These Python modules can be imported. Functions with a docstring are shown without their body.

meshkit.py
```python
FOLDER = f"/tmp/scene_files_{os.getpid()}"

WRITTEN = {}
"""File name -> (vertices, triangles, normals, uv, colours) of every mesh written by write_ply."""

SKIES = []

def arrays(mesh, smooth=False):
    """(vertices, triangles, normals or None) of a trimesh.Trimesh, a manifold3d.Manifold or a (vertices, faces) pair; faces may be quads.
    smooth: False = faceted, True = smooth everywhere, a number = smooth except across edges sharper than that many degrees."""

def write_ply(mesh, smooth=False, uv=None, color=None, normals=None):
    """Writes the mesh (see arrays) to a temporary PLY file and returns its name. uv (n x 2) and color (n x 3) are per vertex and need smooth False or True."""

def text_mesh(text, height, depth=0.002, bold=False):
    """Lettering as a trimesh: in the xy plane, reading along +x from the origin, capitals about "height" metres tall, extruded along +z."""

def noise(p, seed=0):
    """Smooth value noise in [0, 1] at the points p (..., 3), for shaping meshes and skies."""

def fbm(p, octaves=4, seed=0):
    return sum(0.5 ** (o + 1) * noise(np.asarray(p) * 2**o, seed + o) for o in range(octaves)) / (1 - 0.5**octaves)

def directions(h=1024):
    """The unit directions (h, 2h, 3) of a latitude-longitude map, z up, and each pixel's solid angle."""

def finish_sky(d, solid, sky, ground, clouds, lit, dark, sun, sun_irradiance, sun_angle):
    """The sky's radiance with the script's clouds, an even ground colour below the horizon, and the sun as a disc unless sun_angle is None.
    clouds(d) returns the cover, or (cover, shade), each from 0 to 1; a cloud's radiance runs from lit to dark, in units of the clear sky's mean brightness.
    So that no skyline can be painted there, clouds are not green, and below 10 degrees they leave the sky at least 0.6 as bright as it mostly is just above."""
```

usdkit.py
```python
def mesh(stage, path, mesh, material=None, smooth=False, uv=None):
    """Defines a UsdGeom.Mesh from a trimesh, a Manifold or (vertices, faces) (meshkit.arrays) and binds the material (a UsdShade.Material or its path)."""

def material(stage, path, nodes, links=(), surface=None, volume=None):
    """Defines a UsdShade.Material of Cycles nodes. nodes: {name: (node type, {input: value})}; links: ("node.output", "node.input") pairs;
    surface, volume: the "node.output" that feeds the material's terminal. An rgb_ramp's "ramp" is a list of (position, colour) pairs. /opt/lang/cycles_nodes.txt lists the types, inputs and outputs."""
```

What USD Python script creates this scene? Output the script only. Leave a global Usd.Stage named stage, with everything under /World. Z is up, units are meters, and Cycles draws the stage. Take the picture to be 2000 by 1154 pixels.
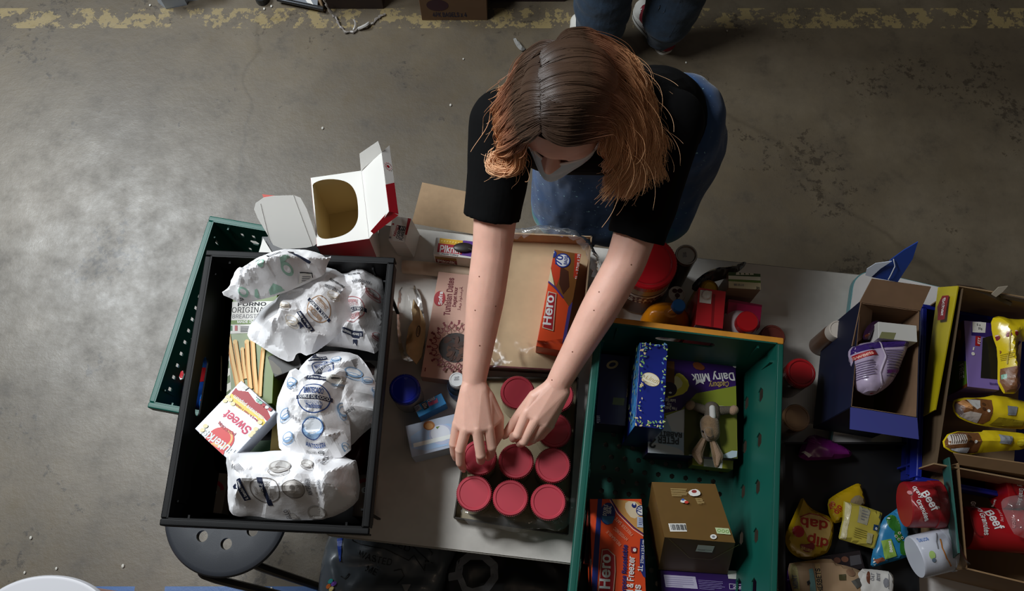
import math, random, sys
import numpy as np, trimesh, shapely
from shapely.geometry import Polygon, Point, LineString, MultiPolygon, box as sbox
from shapely import affinity
from shapely.ops import unary_union
import manifold3d as m3
from scipy.spatial import Delaunay
from scipy.interpolate import LinearNDInterpolator
sys.path.insert(0, '/opt/lang')
import usdkit, meshkit
from pxr import Usd, UsdGeom, UsdLux, UsdShade, Gf, Sdf, Vt

random.seed(7); np.random.seed(7)
stage = Usd.Stage.CreateInMemory()
UsdGeom.SetStageUpAxis(stage, 'Z'); UsdGeom.SetStageMetersPerUnit(stage, 1.0)
UsdGeom.Xform.Define(stage, '/World'); UsdGeom.Scope.Define(stage, '/World/Looks')

# ------------------------------------------------------------------ camera, lights, exposure
CAM_H, TILT, FPX = 2.75, math.radians(19.1), 1700.0
cam = UsdGeom.Camera.Define(stage, '/World/camera')
cam.AddTranslateOp().Set(Gf.Vec3d(0, 0, CAM_H)); cam.AddRotateXOp().Set(math.degrees(TILT))
cam.CreateHorizontalApertureAttr(36.0); cam.CreateVerticalApertureAttr(36.0 * 1154 / 2000)
cam.CreateFocalLengthAttr(36.0 * FPX / 2000); cam.CreateClippingRangeAttr(Gf.Vec2f(0.05, 100))
cam.CreateExposureAttr(0.0)

def area_light(name, pos, target, w, h, col, inten, cone=None):
    l = UsdLux.RectLight.Define(stage, '/World/' + name)
    l.CreateWidthAttr(w); l.CreateHeightAttr(h); l.CreateColorAttr(Gf.Vec3f(*col)); l.CreateIntensityAttr(inten)
    m = Gf.Matrix4d().SetLookAt(Gf.Vec3d(*pos), Gf.Vec3d(*target), Gf.Vec3d(0, 0.3, 1)).GetInverse()
    l.AddTransformOp().Set(m)
    if cone:
        sh = UsdLux.ShapingAPI.Apply(l.GetPrim()); sh.CreateShapingConeAngleAttr(cone); sh.CreateShapingConeSoftnessAttr(0.6)
    return l
area_light('high_bay_lamp', (-1.55, 1.32, 3.45), (-0.55, 0.50, 0.7), 0.8, 0.5, (0.93, 0.97, 1.0), 52.0)
area_light('loading_bay_lamp', (-2.75, 2.25, 3.10), (-1.45, 1.00, 0.0), 1.1, 0.9, (0.88, 0.95, 1.0), 31.0)
area_light('warm_ceiling_lamp', (0.9, -1.9, 4.6), (0.5, 0.5, 0.6), 1.2, 0.3, (1.0, 0.76, 0.56), 3.4)
dome = UsdLux.DomeLight.Define(stage, '/World/ambient_hall'); dome.CreateColorAttr(Gf.Vec3f(1.0, 0.90, 0.80)); dome.CreateIntensityAttr(0.014)

# ------------------------------------------------------------------ pixel -> world helpers
CT, ST = math.cos(TILT), math.sin(TILT)
def P(px, py, z):
    u, v = (px - 1000) / FPX, (py - 577) / FPX
    s = (CAM_H - z) / (CT + v * ST)
    return np.array([u * s, s * (ST - v * CT), z])
def P2(px, py, z): return P(px, py, z)[:2]
def zpoly(pts, z): return [tuple(P2(x, y, z)) for x, y in pts]
def nrm(v): v = np.asarray(v, float); return v / np.linalg.norm(v)

# ------------------------------------------------------------------ materials
_mats = {}
def lin(h):
    if not isinstance(h, str): return tuple(h)
    h = h.lstrip('#'); c = [int(h[i:i + 2], 16) / 255 for i in (0, 2, 4)]
    return tuple(x / 12.92 if x <= .04045 else ((x + .055) / 1.055) ** 2.4 for x in c)
def newname(): return '/World/Looks/look_%03d' % len(_mats)
def mat(col, rough=.5, metal=0., bump=0., bs=200., var=0., vs=12., spec=.5, coat=0., sss=0., sheen=0., second=None, detail=3.):
    key = (col, rough, metal, bump, bs, var, vs, spec, coat, sss, sheen, second, detail)
    if key in _mats: return _mats[key]
    c = lin(col)
    n = {'p': ('principled_bsdf', dict(base_color=c, roughness=rough, metallic=metal, specular_ior_level=spec, coat_weight=coat, coat_roughness=.1,
                                       subsurface_weight=sss, subsurface_scale=.008, sheen_weight=sheen))}
    L = []
    if var or bump: n['g'] = ('texture_coordinate', {})
    if var:
        c2 = lin(second) if second else tuple(min(1, x * (1 + var)) for x in c)
        c1 = tuple(x * (1 - var) for x in c) if not second else c
        n['n'] = ('noise_texture', dict(scale=vs, detail=detail, roughness=.6)); n['r'] = ('rgb_ramp', {'ramp': [(0.3, c1), (0.7, c2)]})
        L += [('g.object', 'n.vector'), ('n.fac', 'r.fac'), ('r.color', 'p.base_color')]
    if bump:
        n['n2'] = ('noise_texture', dict(scale=bs, detail=3., roughness=.6)); n['b'] = ('bump', dict(strength=bump, distance=.004))
        L += [('g.object', 'n2.vector'), ('n2.fac', 'b.height'), ('b.normal', 'p.normal')]
    m = _mats[key] = usdkit.material(stage, newname(), n, L, surface='p.BSDF')
    return m
def film(col='#ffffff', fac=.12, rough=.08, bs=40., bump=.6, tint=1.0, haze=0.):
    key = ('film', col, fac, rough, bs, bump, tint, haze)
    if key in _mats: return _mats[key]
    n = {'g': ('texture_coordinate', {}), 'n': ('noise_texture', dict(scale=bs, detail=2.)), 'b': ('bump', dict(strength=bump, distance=.01)),
         't': ('transparent_bsdf', dict(color=tuple(tint * x for x in lin(col)))), 's': ('glossy_bsdf', dict(color=(1, 1, 1), roughness=rough)),
         'f': ('fresnel', dict(IOR=1.45)), 'm0': ('math', dict(math_type='multiply_add', value2=1.0, value3=fac)), 'm': ('mix_closure', {}),
         'd': ('diffuse_bsdf', dict(color=(.8, .8, .8))), 'm2': ('mix_closure', dict(fac=haze))}
    L = [('g.object', 'n.vector'), ('n.fac', 'b.height'), ('b.normal', 's.normal'), ('b.normal', 'f.normal'), ('f.fac', 'm0.value1'), ('m0.value', 'm.fac'),
         ('t.BSDF', 'm.closure1'), ('s.BSDF', 'm.closure2'), ('m.closure', 'm2.closure1'), ('d.BSDF', 'm2.closure2')]
    m = _mats[key] = usdkit.material(stage, newname(), n, L, surface='m2.closure')
    return m

# ------------------------------------------------------------------ things and parts
_used = {}
def numbered(parent, name):
    k = (parent, name); i = _used.get(k, 0); _used[k] = i + 1
    return name if i == 0 else '%s_%03d' % (name, i)
def rotz(o, deg=0.):
    a = math.radians(deg); M = np.eye(4); M[:2, :2] = [[math.cos(a), -math.sin(a)], [math.sin(a), math.cos(a)]]; M[:3, 3] = o
    return M
def settag(pr, label=None, cat=None, group=None, kind=None):
    for k, v in (('label', label), ('category', cat), ('group', group), ('kind', kind)):
        if v: pr.SetCustomDataByKey(k, v)
class Thing:
    def __init__(s, name, label, cat, origin, rot=0., group=None, kind=None):
        s.path = '/World/' + numbered('/World', name)
        s.M = rotz(origin, rot) if np.ndim(origin) == 1 else np.asarray(origin)
        x = UsdGeom.Xform.Define(stage, s.path); x.AddTransformOp().Set(Gf.Matrix4d(s.M.T.tolist()))
        settag(x.GetPrim(), label, cat, group, kind); s.inv = np.linalg.inv(s.M); s.name = name; s.cat = cat; s.group = group; s.x = x
    def add(s, name, mesh, material, parent=None, smooth=30, label=None, kind=None, local=False):
        v, f, _ = meshkit.arrays(mesh, False)
        if not local: v = v @ s.inv[:3, :3].T + s.inv[:3, 3]
        par = parent or s.path; path = par + '/' + numbered(par, name)
        tm = trimesh.Trimesh(v, f, process=False)
        if smooth: tm.merge_vertices()
        g = usdkit.mesh(stage, path, tm, material, smooth=smooth)
        settag(g.GetPrim(), label=label, kind=kind)
        return path
    def copy(s, M, label, group=None):
        path = '/World/' + numbered('/World', s.name); x = UsdGeom.Xform.Define(stage, path)
        x.GetPrim().GetReferences().AddInternalReference(s.path)
        x.ClearXformOpOrder(); x.MakeMatrixXform().Set(Gf.Matrix4d(np.asarray(M).T.tolist()))
        settag(x.GetPrim(), label, s.cat, group or s.group); x.GetPrim().SetInstanceable(True)
        return path
def struct(name, mesh, m, smooth=False):
    g = usdkit.mesh(stage, '/World/' + numbered('/World', name), mesh, m, smooth=smooth)
    g.GetPrim().SetCustomDataByKey('kind', 'structure'); return g

# ------------------------------------------------------------------ shapes
cat_ = trimesh.util.concatenate
def T4(R=np.eye(3), t=(0, 0, 0)): M = np.eye(4); M[:3, :3] = R; M[:3, 3] = t; return M
def bx(c, d, rz=0., bev=0.):
    if bev:
        h = np.array(d) / 2 - bev
        s = m3.Manifold.sphere(bev, 12)
        m = m3.Manifold.batch_hull([s.translate(tuple(h * np.array(k))) for k in np.array(np.meshgrid([-1, 1], [-1, 1], [-1, 1])).T.reshape(-1, 3)])
        v, f, _ = meshkit.arrays(m); b = trimesh.Trimesh(v, f)
    else: b = trimesh.creation.box(d)
    b.apply_transform(rotz(c, rz)); return b
def prism(poly, z0, z1):
    gs = getattr(poly, 'geoms', [poly]); out = []
    for g in gs:
        if g.area < 1e-9: continue
        m = trimesh.creation.extrude_polygon(g, z1 - z0, engine='earcut'); m.apply_translation((0, 0, z0)); out.append(m)
    return cat_(out)
def hexa(top, bot):
    """solid from four upper and four lower corners (same order, counter-clockwise from above)"""
    v = np.array(list(top) + list(bot), float)
    f = [(0, 1, 2), (0, 2, 3), (4, 6, 5), (4, 7, 6)]
    for i in range(4):
        j = (i + 1) % 4; f += [(i, i + 4, j + 4), (i, j + 4, j)]
    m = trimesh.Trimesh(v, f, process=False); m.fix_normals(); return m
def panel(pts, t=.0015, sub=0):
    """thick board from a planar outline of 3-D points"""
    p = np.array(pts, float); c = p.mean(0); n = np.zeros(3)
    for i in range(len(p)): n += np.cross(p[i] - c, p[(i + 1) % len(p)] - c)
    n = nrm(n); x = nrm(p[1] - p[0]); x = nrm(x - n * (x @ n)); y = np.cross(n, x)
    q = np.stack([(p - c) @ x, (p - c) @ y], 1); h = (p - c) @ n
    pl = Polygon(q)
    if not pl.is_valid: pl = pl.buffer(0)
    m = prism(pl, -t / 2, t / 2)
    M = T4(np.stack([x, y, n], 1), c); m.apply_transform(M); return m
def lathe(prof, at=(0, 0, 0), n=40):
    m = trimesh.creation.revolve(np.array(prof, float), sections=n); m.apply_translation(at); m.fix_normals(); return m
def axisM(a, b):
    z = nrm(np.asarray(b) - np.asarray(a)); h = np.array([1, 0, 0]) if abs(z[0]) < .8 else np.array([0, 1, 0])
    x = nrm(np.cross(h, z)); y = np.cross(z, x); return T4(np.stack([x, y, z], 1), a)
def tube(pts, r, n=10, closed=False):
    pts = np.array(pts, float); k = len(pts); r = np.broadcast_to(r, k)
    tg = np.gradient(pts, axis=0); tg /= np.linalg.norm(tg, axis=1, keepdims=True)
    up = np.array([0, 0, 1.]) if abs(tg[0][2]) < .9 else np.array([1., 0, 0]); rings = []
    for i in range(k):
        x = nrm(np.cross(up, tg[i])); up = np.cross(tg[i], x)
        a = np.linspace(0, 2 * np.pi, n, endpoint=False)
        rings.append(pts[i] + r[i] * (np.outer(np.cos(a), x) + np.outer(np.sin(a), up)))
    v = np.vstack(rings + [pts[:1], pts[-1:]]); f = []
    for i in range(k - 1):
        for j in range(n):
            a, b, c, d = i * n + j, i * n + (j + 1) % n, (i + 1) * n + (j + 1) % n, (i + 1) * n + j
            f += [(a, b, c), (a, c, d)]
    for j in range(n): f += [(k * n, (j + 1) % n, j), (k * n + 1, (k - 1) * n + j, (k - 1) * n + (j + 1) % n)]
    m = trimesh.Trimesh(v, f, process=False); m.fix_normals(); return m
def spline(pts, n=24):
    pts = np.array(pts, float); t = np.linspace(0, 1, len(pts))
    from scipy.interpolate import CubicSpline, PchipInterpolator
    return PchipInterpolator(t, pts)(np.linspace(0, 1, n)) if len(pts) > 2 else np.linspace(pts[0], pts[1], n)
def chaikin(p, k=2):
    p = np.array(p, float)
    for _ in range(k): q = np.roll(p, -1, 0); p = np.stack([p * .75 + q * .25, p * .25 + q * .75], 1).reshape(-1, 2)
    return p
def from_manifold(m):
    v, f, _ = meshkit.arrays(m); return trimesh.Trimesh(v, f)

# ------------------------------------------------------------------ lettering and flat print
_ts = {}
def text_shape(s, bold=False, font='Inter.woff2'):
    k = (s, bold, font)
    if k in _ts: return _ts[k]
    import glob
    from PIL import Image, ImageDraw, ImageFont
    ft = ImageFont.truetype([g for g in glob.glob('/opt/blender-*/*/datafiles/fonts/*') if g.endswith(font)][0], 64)
    sw = 2 if bold else 0
    x0, y0, x1, y1 = ft.getbbox(s, anchor='ls', stroke_width=sw)
    im = Image.new('L', (x1 - x0 + 8, y1 - y0 + 8)); ImageDraw.Draw(im).text((4 - x0, 4 - y0), s, 255, ft, anchor='ls', stroke_width=sw)
    on = np.pad(np.asarray(im) > 127, ((0, 0), (1, 1))).astype(np.int8)
    rows, st = np.nonzero(np.diff(on, axis=1) == 1); en = np.nonzero(np.diff(on, axis=1) == -1)[1]
    sh = unary_union(list(shapely.box(st, -rows - 1, en, -rows))).buffer(.5).buffer(-.5).simplify(.7)
    sc = 1 / 46.5
    sh = affinity.affine_transform(sh, [sc, 0, 0, sc, -4 * sc, (4 - y0) * sc])
    w = sh.bounds[2] if not sh.is_empty else 1; _ts[k] = (sh, w)
    return _ts[k]
def flat(poly):
    vs, fs, o = [], [], 0
    for g in getattr(poly, 'geoms', [poly]):
        if g.geom_type != 'Polygon' or g.area < 1e-9: continue
        v, f = trimesh.creation.triangulate_polygon(g, engine='earcut')
        f = np.asarray(f); v = np.asarray(v)
        cr = np.cross(v[f[:, 1]] - v[f[:, 0]], v[f[:, 2]] - v[f[:, 0]]); f[cr < 0] = f[cr < 0][:, ::-1]
        vs.append(v); fs.append(f + o); o += len(v)
    return (np.vstack(vs), np.vstack(fs)) if vs else (np.zeros((0, 2)), np.zeros((0, 3), int))
class Deco:
    """flat print on a surface. surf(xy) -> xyz + normal-offset function; pixel coordinates are read on the plane z=zref"""
    def __init__(s, thing, zref, surf=None, maxe=None, parent=None, clip=None, lift=.0003):
        s.t, s.z, s.surf, s.maxe, s.parent, s.clip, s.acc, s.lift, s.step = thing, zref, surf, maxe, parent, clip, {}, lift, .00012
    def pt(s, p): return P2(p[0], p[1], s.z)
    def put(s, poly, m, name='printed_panel'):
        if s.clip is not None: poly = poly.intersection(s.clip)
        if poly.is_empty: return
        v, f = flat(poly)
        if not len(f): return
        if s.maxe:
            v3, f = trimesh.remesh.subdivide_to_size(np.column_stack([v, np.zeros(len(v))]), f, s.maxe); v = v3[:, :2]
        z = s.surf(v) if s.surf else np.full(len(v), s.z)
        s.lift += s.step
        w = np.column_stack([v, z + s.lift]) if not (s.surf and z.ndim == 2) else z
        s.acc.setdefault((name, id(m)), (m, []))[1].append(trimesh.Trimesh(w, f, process=False))
    def poly(s, pts, m, name='printed_panel', smooth=0):
        q = np.array([s.pt(p) for p in pts]); q = chaikin(q, smooth) if smooth else q
        pl = Polygon(q); s.put(pl if pl.is_valid else pl.buffer(0), m, name)
    def ell(s, c, rx, ry, m, rot=0., name='printed_emblem', w=0., seg=(0, 360)):
        """rx, ry, w in pixels"""
        c0 = s.pt(c); k = np.linalg.norm(s.pt((c[0] + 10, c[1])) - c0) / 10
        a = np.radians(np.linspace(seg[0], seg[1], 48))
        o = np.column_stack([np.cos(a) * rx * k, np.sin(a) * ry * k])
        if w and seg != (0, 360): pl = LineString(o).buffer(w * k / 2, cap_style=2)
        else:
            pl = Polygon(o)
            if w: pl = pl.difference(Polygon(np.column_stack([np.cos(a) * (rx - w) * k, np.sin(a) * (ry - w) * k])))
        pl = affinity.translate(affinity.rotate(pl, -rot, origin=(0, 0)), *c0); s.put(pl, m, name)
    def line(s, pts, wpx, m, name='printed_line', smooth=0):
        q = np.array([s.pt(p) for p in pts]); k = np.linalg.norm(s.pt((pts[0][0] + 10, pts[0][1])) - q[0]) / 10
        s.put(LineString(q).buffer(wpx * k / 2, cap_style=2), m, name)
    def text(s, t, p0, p1, hpx, m, bold=True, shear=0., name='printed_lettering', font='Inter.woff2', bend=0.):
        sh, w = text_shape(t, bold, font); a, b = s.pt(p0), s.pt(p1); d = b - a; L = np.linalg.norm(d); d /= L; u = np.array([-d[1], d[0]])
        k = np.linalg.norm(s.pt((p0[0] + 10, p0[1])) - a) / 10; h = hpx * k
        if bend:
            sh = shapely.segmentize(sh, .3)
            sh = shapely.transform(sh, lambda q: np.column_stack([q[:, 0], q[:, 1] + bend * (1 - (2 * q[:, 0] / w - 1) ** 2)]))
        sx = L / w
        pl = affinity.affine_transform(sh, [d[0] * sx, u[0] * h + d[0] * shear * h, d[1] * sx, u[1] * h + d[1] * shear * h, a[0], a[1]])
        if not pl.is_valid: pl = pl.buffer(0)
        s.put(pl, m, name)
    def lines(s, p0, p1, p2, n, m, gap=.5, name='printed_small_print'):
        """n thin bars of small print filling the parallelogram p0 (start), p1 (line end), p2 (last line start)"""
        p0, p1, p2 = map(np.array, (p0, p1, p2)); r = random.Random(n * 31 + int(p0[0]))
        for i in range(n):
            a = p0 + (p2 - p0) * i / n; e = (p1 - p0) * (1 if i < n - 1 else .6) * r.uniform(.85, 1); dn = (p2 - p0) / n * gap
            s.poly([a, a + e, a + e + dn, a + dn], m, name)
    def done(s):
        for (name, _), (m, ms) in s.acc.items():
            if name in ('printed_panel', 'printed_emblem', 'printed_biscuit', 'printed_breadstick', 'printed_line') and len(ms) <= 12:
                for q in ms: s.t.add(name, q, m, parent=s.parent, smooth=False)
            else: s.t.add(name, cat_(ms), m, parent=s.parent, smooth=False, kind='stuff')
        s.acc = {}
class FaceDeco(Deco):
    """print on an upright or slanted face: coordinates are metres in the face's own frame"""
    def __init__(s, thing, origin, ex, ey, parent=None):
        super().__init__(thing, 0, parent=parent); s.o = np.array(origin, float); s.ex = nrm(ex); s.ey = nrm(np.asarray(ey) - nrm(ex) * (np.asarray(ey) @ nrm(ex))); s.n = np.cross(s.ex, s.ey)
        s.surf = lambda v: s.o + np.outer(v[:, 0], s.ex) + np.outer(v[:, 1], s.ey) + s.n * s.lift
    def pt(s, p): return np.array(p, float)

# ------------------------------------------------------------------ soft packs: a pillow over an outline
class Pillow:
    def __init__(s, outline, z0, top, bot, seed=0, crumple=.006, edge=.05, res=.006, round_=1, n1=26, n2=110, tilt=(0, 0), flat=0.):
        s.flat = flat
        q = chaikin(outline, round_) if round_ else np.array(outline, float)
        s.poly = Polygon(q).buffer(0); s.z0, s.top, s.bot, s.edge, s.tilt = z0, top, bot, edge, tilt
        if s.poly.geom_type != 'Polygon': s.poly = max(s.poly.geoms, key=lambda g: g.area)
        s.bd = s.poly.exterior; s.c = np.array(s.poly.centroid.coords[0]); rs = np.random.RandomState(seed)
        x0, y0, x1, y1 = s.poly.buffer(.03).bounds
        def lat(n, amp):
            p = rs.uniform((x0, y0), (x1, y1), (n, 2)); p = np.vstack([p, [(x0, y0), (x1, y0), (x0, y1), (x1, y1)]]); return LinearNDInterpolator(p, rs.uniform(-amp, amp, len(p)), fill_value=0)
        s.k1, s.k2, s.k3 = lat(n1, crumple), lat(n2, crumple * .45), lat(n2 * 3, crumple * .15)
        x, y = np.meshgrid(np.arange(x0, x1, res), np.arange(y0, y1, res)); x = x + (np.arange(x.shape[0]) % 2 * res / 2)[:, None]
        g = np.column_stack([x.ravel(), y.ravel()]); g = g[shapely.contains_xy(s.poly.buffer(-res * .5), g[:, 0], g[:, 1])]
        nb = max(12, int(s.bd.length / res)); b = np.array([s.bd.interpolate(i / nb, normalized=True).coords[0] for i in range(nb)])
        v = np.vstack([b, g]); s.tri = Delaunay(v); f = s.tri.simplices.copy(); ce = v[f].mean(1); f = f[shapely.contains_xy(s.poly, ce[:, 0], ce[:, 1])]
        a, b_, c = v[f[:, 0]], v[f[:, 1]], v[f[:, 2]]; sg = np.cross(b_ - a, c - a); f[sg < 0] = f[sg < 0][:, ::-1]
        zt = s.h(v); zb = s.h(v, -1); n = len(v); zt[:nb] = zb[:nb] = (zt[:nb] + zb[:nb]) / 2; s.top_at = LinearNDInterpolator(s.tri, zt, fill_value=z0)
        # upper sheet and lower sheet share the rim
        idx = np.arange(n); idx[nb:] += n - nb
        top = np.column_stack([v, zt]); bt = np.column_stack([v, zb])
        V = np.vstack([top, bt[nb:]]); F2 = np.where(f < nb, f, f + n - nb)[:, ::-1]
        s.mesh = trimesh.Trimesh(V, np.vstack([f, F2]), process=False)
    def h(s, v, side=1):
        v = np.asarray(v, float); d = shapely.distance(s.bd, shapely.points(v)); inside = shapely.contains_xy(s.poly, v[:, 0], v[:, 1]); d = np.where(inside, d, 0)
        k = np.minimum(d / s.edge, 1); pr = np.sqrt(np.maximum(0, 1 - (1 - k) ** 2)) * (1 - s.flat) + s.flat * np.minimum(1, k * 1.25)
        cr = (s.k1(v) + s.k2(v) + s.k3(v)) * np.minimum(1, .35 + k) if side > 0 else 0
        base = s.z0 + (v - s.c) @ np.array(s.tilt)
        return base + (s.top * pr + cr if side > 0 else -s.bot * pr - .0015 * np.minimum(1, k * 20))
def bag(name, label, catg, px, z0, top, bot, m, seed=0, part='packet', group=None, kref=.7, sm=22, **kw):
    pl = Pillow(zpoly(px, z0), z0, top, bot, seed=seed, **kw)
    t = Thing(name, label, catg, (pl.c[0], pl.c[1], z0 - bot), group=group)
    path = t.add(part, pl.mesh, m, smooth=sm)
    d = Deco(t, z0 + top * kref, surf=lambda v: pl.top_at(v), maxe=.0045, clip=pl.poly.buffer(-.002), lift=.0006); d.step = .0002
    return t, d, pl
def carton(name, label, catg, A, B, D, ztop, thick, m, group=None, side=None, bev=.0012, part='body'):
    """closed box whose upper face has pixel corners A, B (along x) and D (along y) at height ztop"""
    a, b, d = P(*A, ztop), P(*B, ztop), P(*D, ztop)
    ex = nrm(b - a); ey = np.array([-ex[1], ex[0], 0]); w = np.linalg.norm(b - a); h = (d - a) @ ey
    if h < 0: raise ValueError('order ' + name)
    c = a + ex * w / 2 + ey * h / 2; rot = math.degrees(math.atan2(ex[1], ex[0]))
    t = Thing(name, label, catg, (c[0], c[1], ztop - thick), rot, group=group)
    t.w, t.h, t.th, t.a, t.ex, t.ey, t.ztop = w, h, thick, a, ex, ey, ztop
    t.add(part, bx((c[0], c[1], ztop - thick / 2), (w, h, thick), rot, bev=bev), m, smooth=30)
    t.deco = Deco(t, ztop)
    t.clip = Polygon([a[:2], b[:2], (b + ey * h)[:2], (a + ey * h)[:2]]); t.deco.clip = t.clip
    zv = np.array([0, 0, 1.])
    t.front = lambda: FaceDeco(t, a - zv * thick, ex, zv)                        # face under edge A-B
    t.right = lambda: FaceDeco(t, b - zv * thick, ey, zv)
    t.top = lambda: FaceDeco(t, a, ex, ey)
    t.left = lambda: FaceDeco(t, a + ey * h - zv * thick, -ey, zv)
    return t
def uv(t, u, v):
    """pixel-free helper: a point of a carton's upper face by fractions"""
    q = t.a + t.ex * t.w * u + t.ey * t.h * v; return q
# ================================================================== setting: concrete floor
def concrete():
    n = {'g': ('geometry', {}), 'x': ('separate_xyz', {}),
         'n1': ('noise_texture', dict(scale=1.3, detail=6., roughness=.62)), 'r1': ('rgb_ramp', {'ramp': [(.25, lin('#4a3f30')), (.5, lin('#5e5342')), (.75, lin('#766b5a'))]}),
         'n2': ('noise_texture', dict(scale=9., detail=7., roughness=.7)), 'r2': ('rgb_ramp', {'ramp': [(.28, (.45, .43, .40)), (.45, (.88, .87, .85)), (.7, (1.12, 1.12, 1.1))]}),
         'mx': ('mix', dict(mix_type='multiply', fac=.85)),
         'n3': ('noise_texture', dict(scale=34., detail=5., roughness=.75)), 'n4': ('noise_texture', dict(scale=3.1, detail=3.)),
         'pm': ('math', dict(math_type='multiply')), 'r3': ('rgb_ramp', {'ramp': [(.335, (1, 1, 1)), (.375, (.36, .33, .30))]}),
         'mx3': ('mix', dict(mix_type='multiply', fac=.85)),
         'v': ('voronoi_texture', dict(scale=.42, feature='distance_to_edge')) , 'nd': ('noise_texture', dict(scale=3.5, detail=4.)), 'va': ('mix_vector', dict(fac=.16)),
         'rc': ('rgb_ramp', {'ramp': [(0., (.62, .6, .57)), (.0012, (.7, .68, .66)), (.0028, (1, 1, 1))]}), 'mxc': ('mix', dict(mix_type='multiply', fac=.55)),
         # worn yellow line and broken blue line painted on the floor
         'ya': ('math', dict(math_type='compare', value2=2.055, value3=.045)), 'yn': ('math', dict(math_type='greater_than', value2=.52)), 'yn2': ('noise_texture', dict(scale=14., detail=6., roughness=.75)), 'ym': ('math', dict(math_type='multiply')), 'ymm': ('math', dict(math_type='multiply', value2=.30)),
         'my': ('mix', dict(color2=lin('#c9b06c'))),
         'ba': ('math', dict(math_type='compare', value2=-.02, value3=.05)), 'bl': ('math', dict(math_type='compare', value2=-.92, value3=.38)), 'bg': ('math', dict(math_type='compare', value2=-1.085, value3=.045)), 'bi': ('math', dict(math_type='subtract', value1=1.)), 'b1': ('math', dict(math_type='multiply')), 'b2': ('math', dict(math_type='multiply')),
         'b3': ('math', dict(math_type='multiply', value2=.85)), 'mb': ('mix', dict(color2=lin('#2c5f9e'))),
         'rr': ('map_range', dict(value=.5, from_min=.3, from_max=.75, to_min=.55, to_max=.34)),
         'bh': ('mix', dict(fac=.5)), 'b': ('bump', dict(strength=.09, distance=.01)), 'p': ('principled_bsdf', dict(specular_ior_level=.85))}
    L = [('g.position', 'x.vector'), ('g.position', 'n1.vector'), ('g.position', 'n2.vector'), ('g.position', 'n3.vector'), ('g.position', 'n4.vector'), ('g.position', 'nd.vector'), ('g.position', 'yn2.vector'),
         ('n1.fac', 'r1.fac'), ('n2.fac', 'r2.fac'), ('r1.color', 'mx.color1'), ('r2.color', 'mx.color2'), ('n3.fac', 'pm.value1'), ('n4.fac', 'pm.value2'), ('pm.value', 'r3.fac'),
         ('mx.color', 'mx3.color1'), ('r3.color', 'mx3.color2'), ('g.position', 'va.a'), ('nd.color', 'va.b'), ('va.result', 'v.vector'), ('v.distance', 'rc.fac'), ('mx3.color', 'mxc.color1'), ('rc.color', 'mxc.color2'),
         ('x.y', 'ya.value1'), ('yn2.fac', 'yn.value1'), ('ya.value', 'ym.value1'), ('yn.value', 'ym.value2'), ('ym.value', 'ymm.value1'), ('ymm.value', 'my.fac'), ('mxc.color', 'my.color1'),
         ('x.y', 'ba.value1'), ('x.x', 'bl.value1'), ('x.x', 'bg.value1'), ('bg.value', 'bi.value2'), ('ba.value', 'b1.value1'), ('bl.value', 'b1.value2'), ('b1.value', 'b2.value1'), ('bi.value', 'b2.value2'), ('b2.value', 'b3.value1'), ('b3.value', 'mb.fac'), ('my.color', 'mb.color1'),
         ('mb.color', 'p.base_color'), ('n2.fac', 'rr.value'), ('rr.result', 'p.roughness'), ('n2.color', 'bh.color1'), ('n3.color', 'bh.color2'), ('n3.fac', 'b.height'), ('b.normal', 'p.normal')]
    del n['bh']; L = [l for l in L if 'bh.' not in l[1]]
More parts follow.
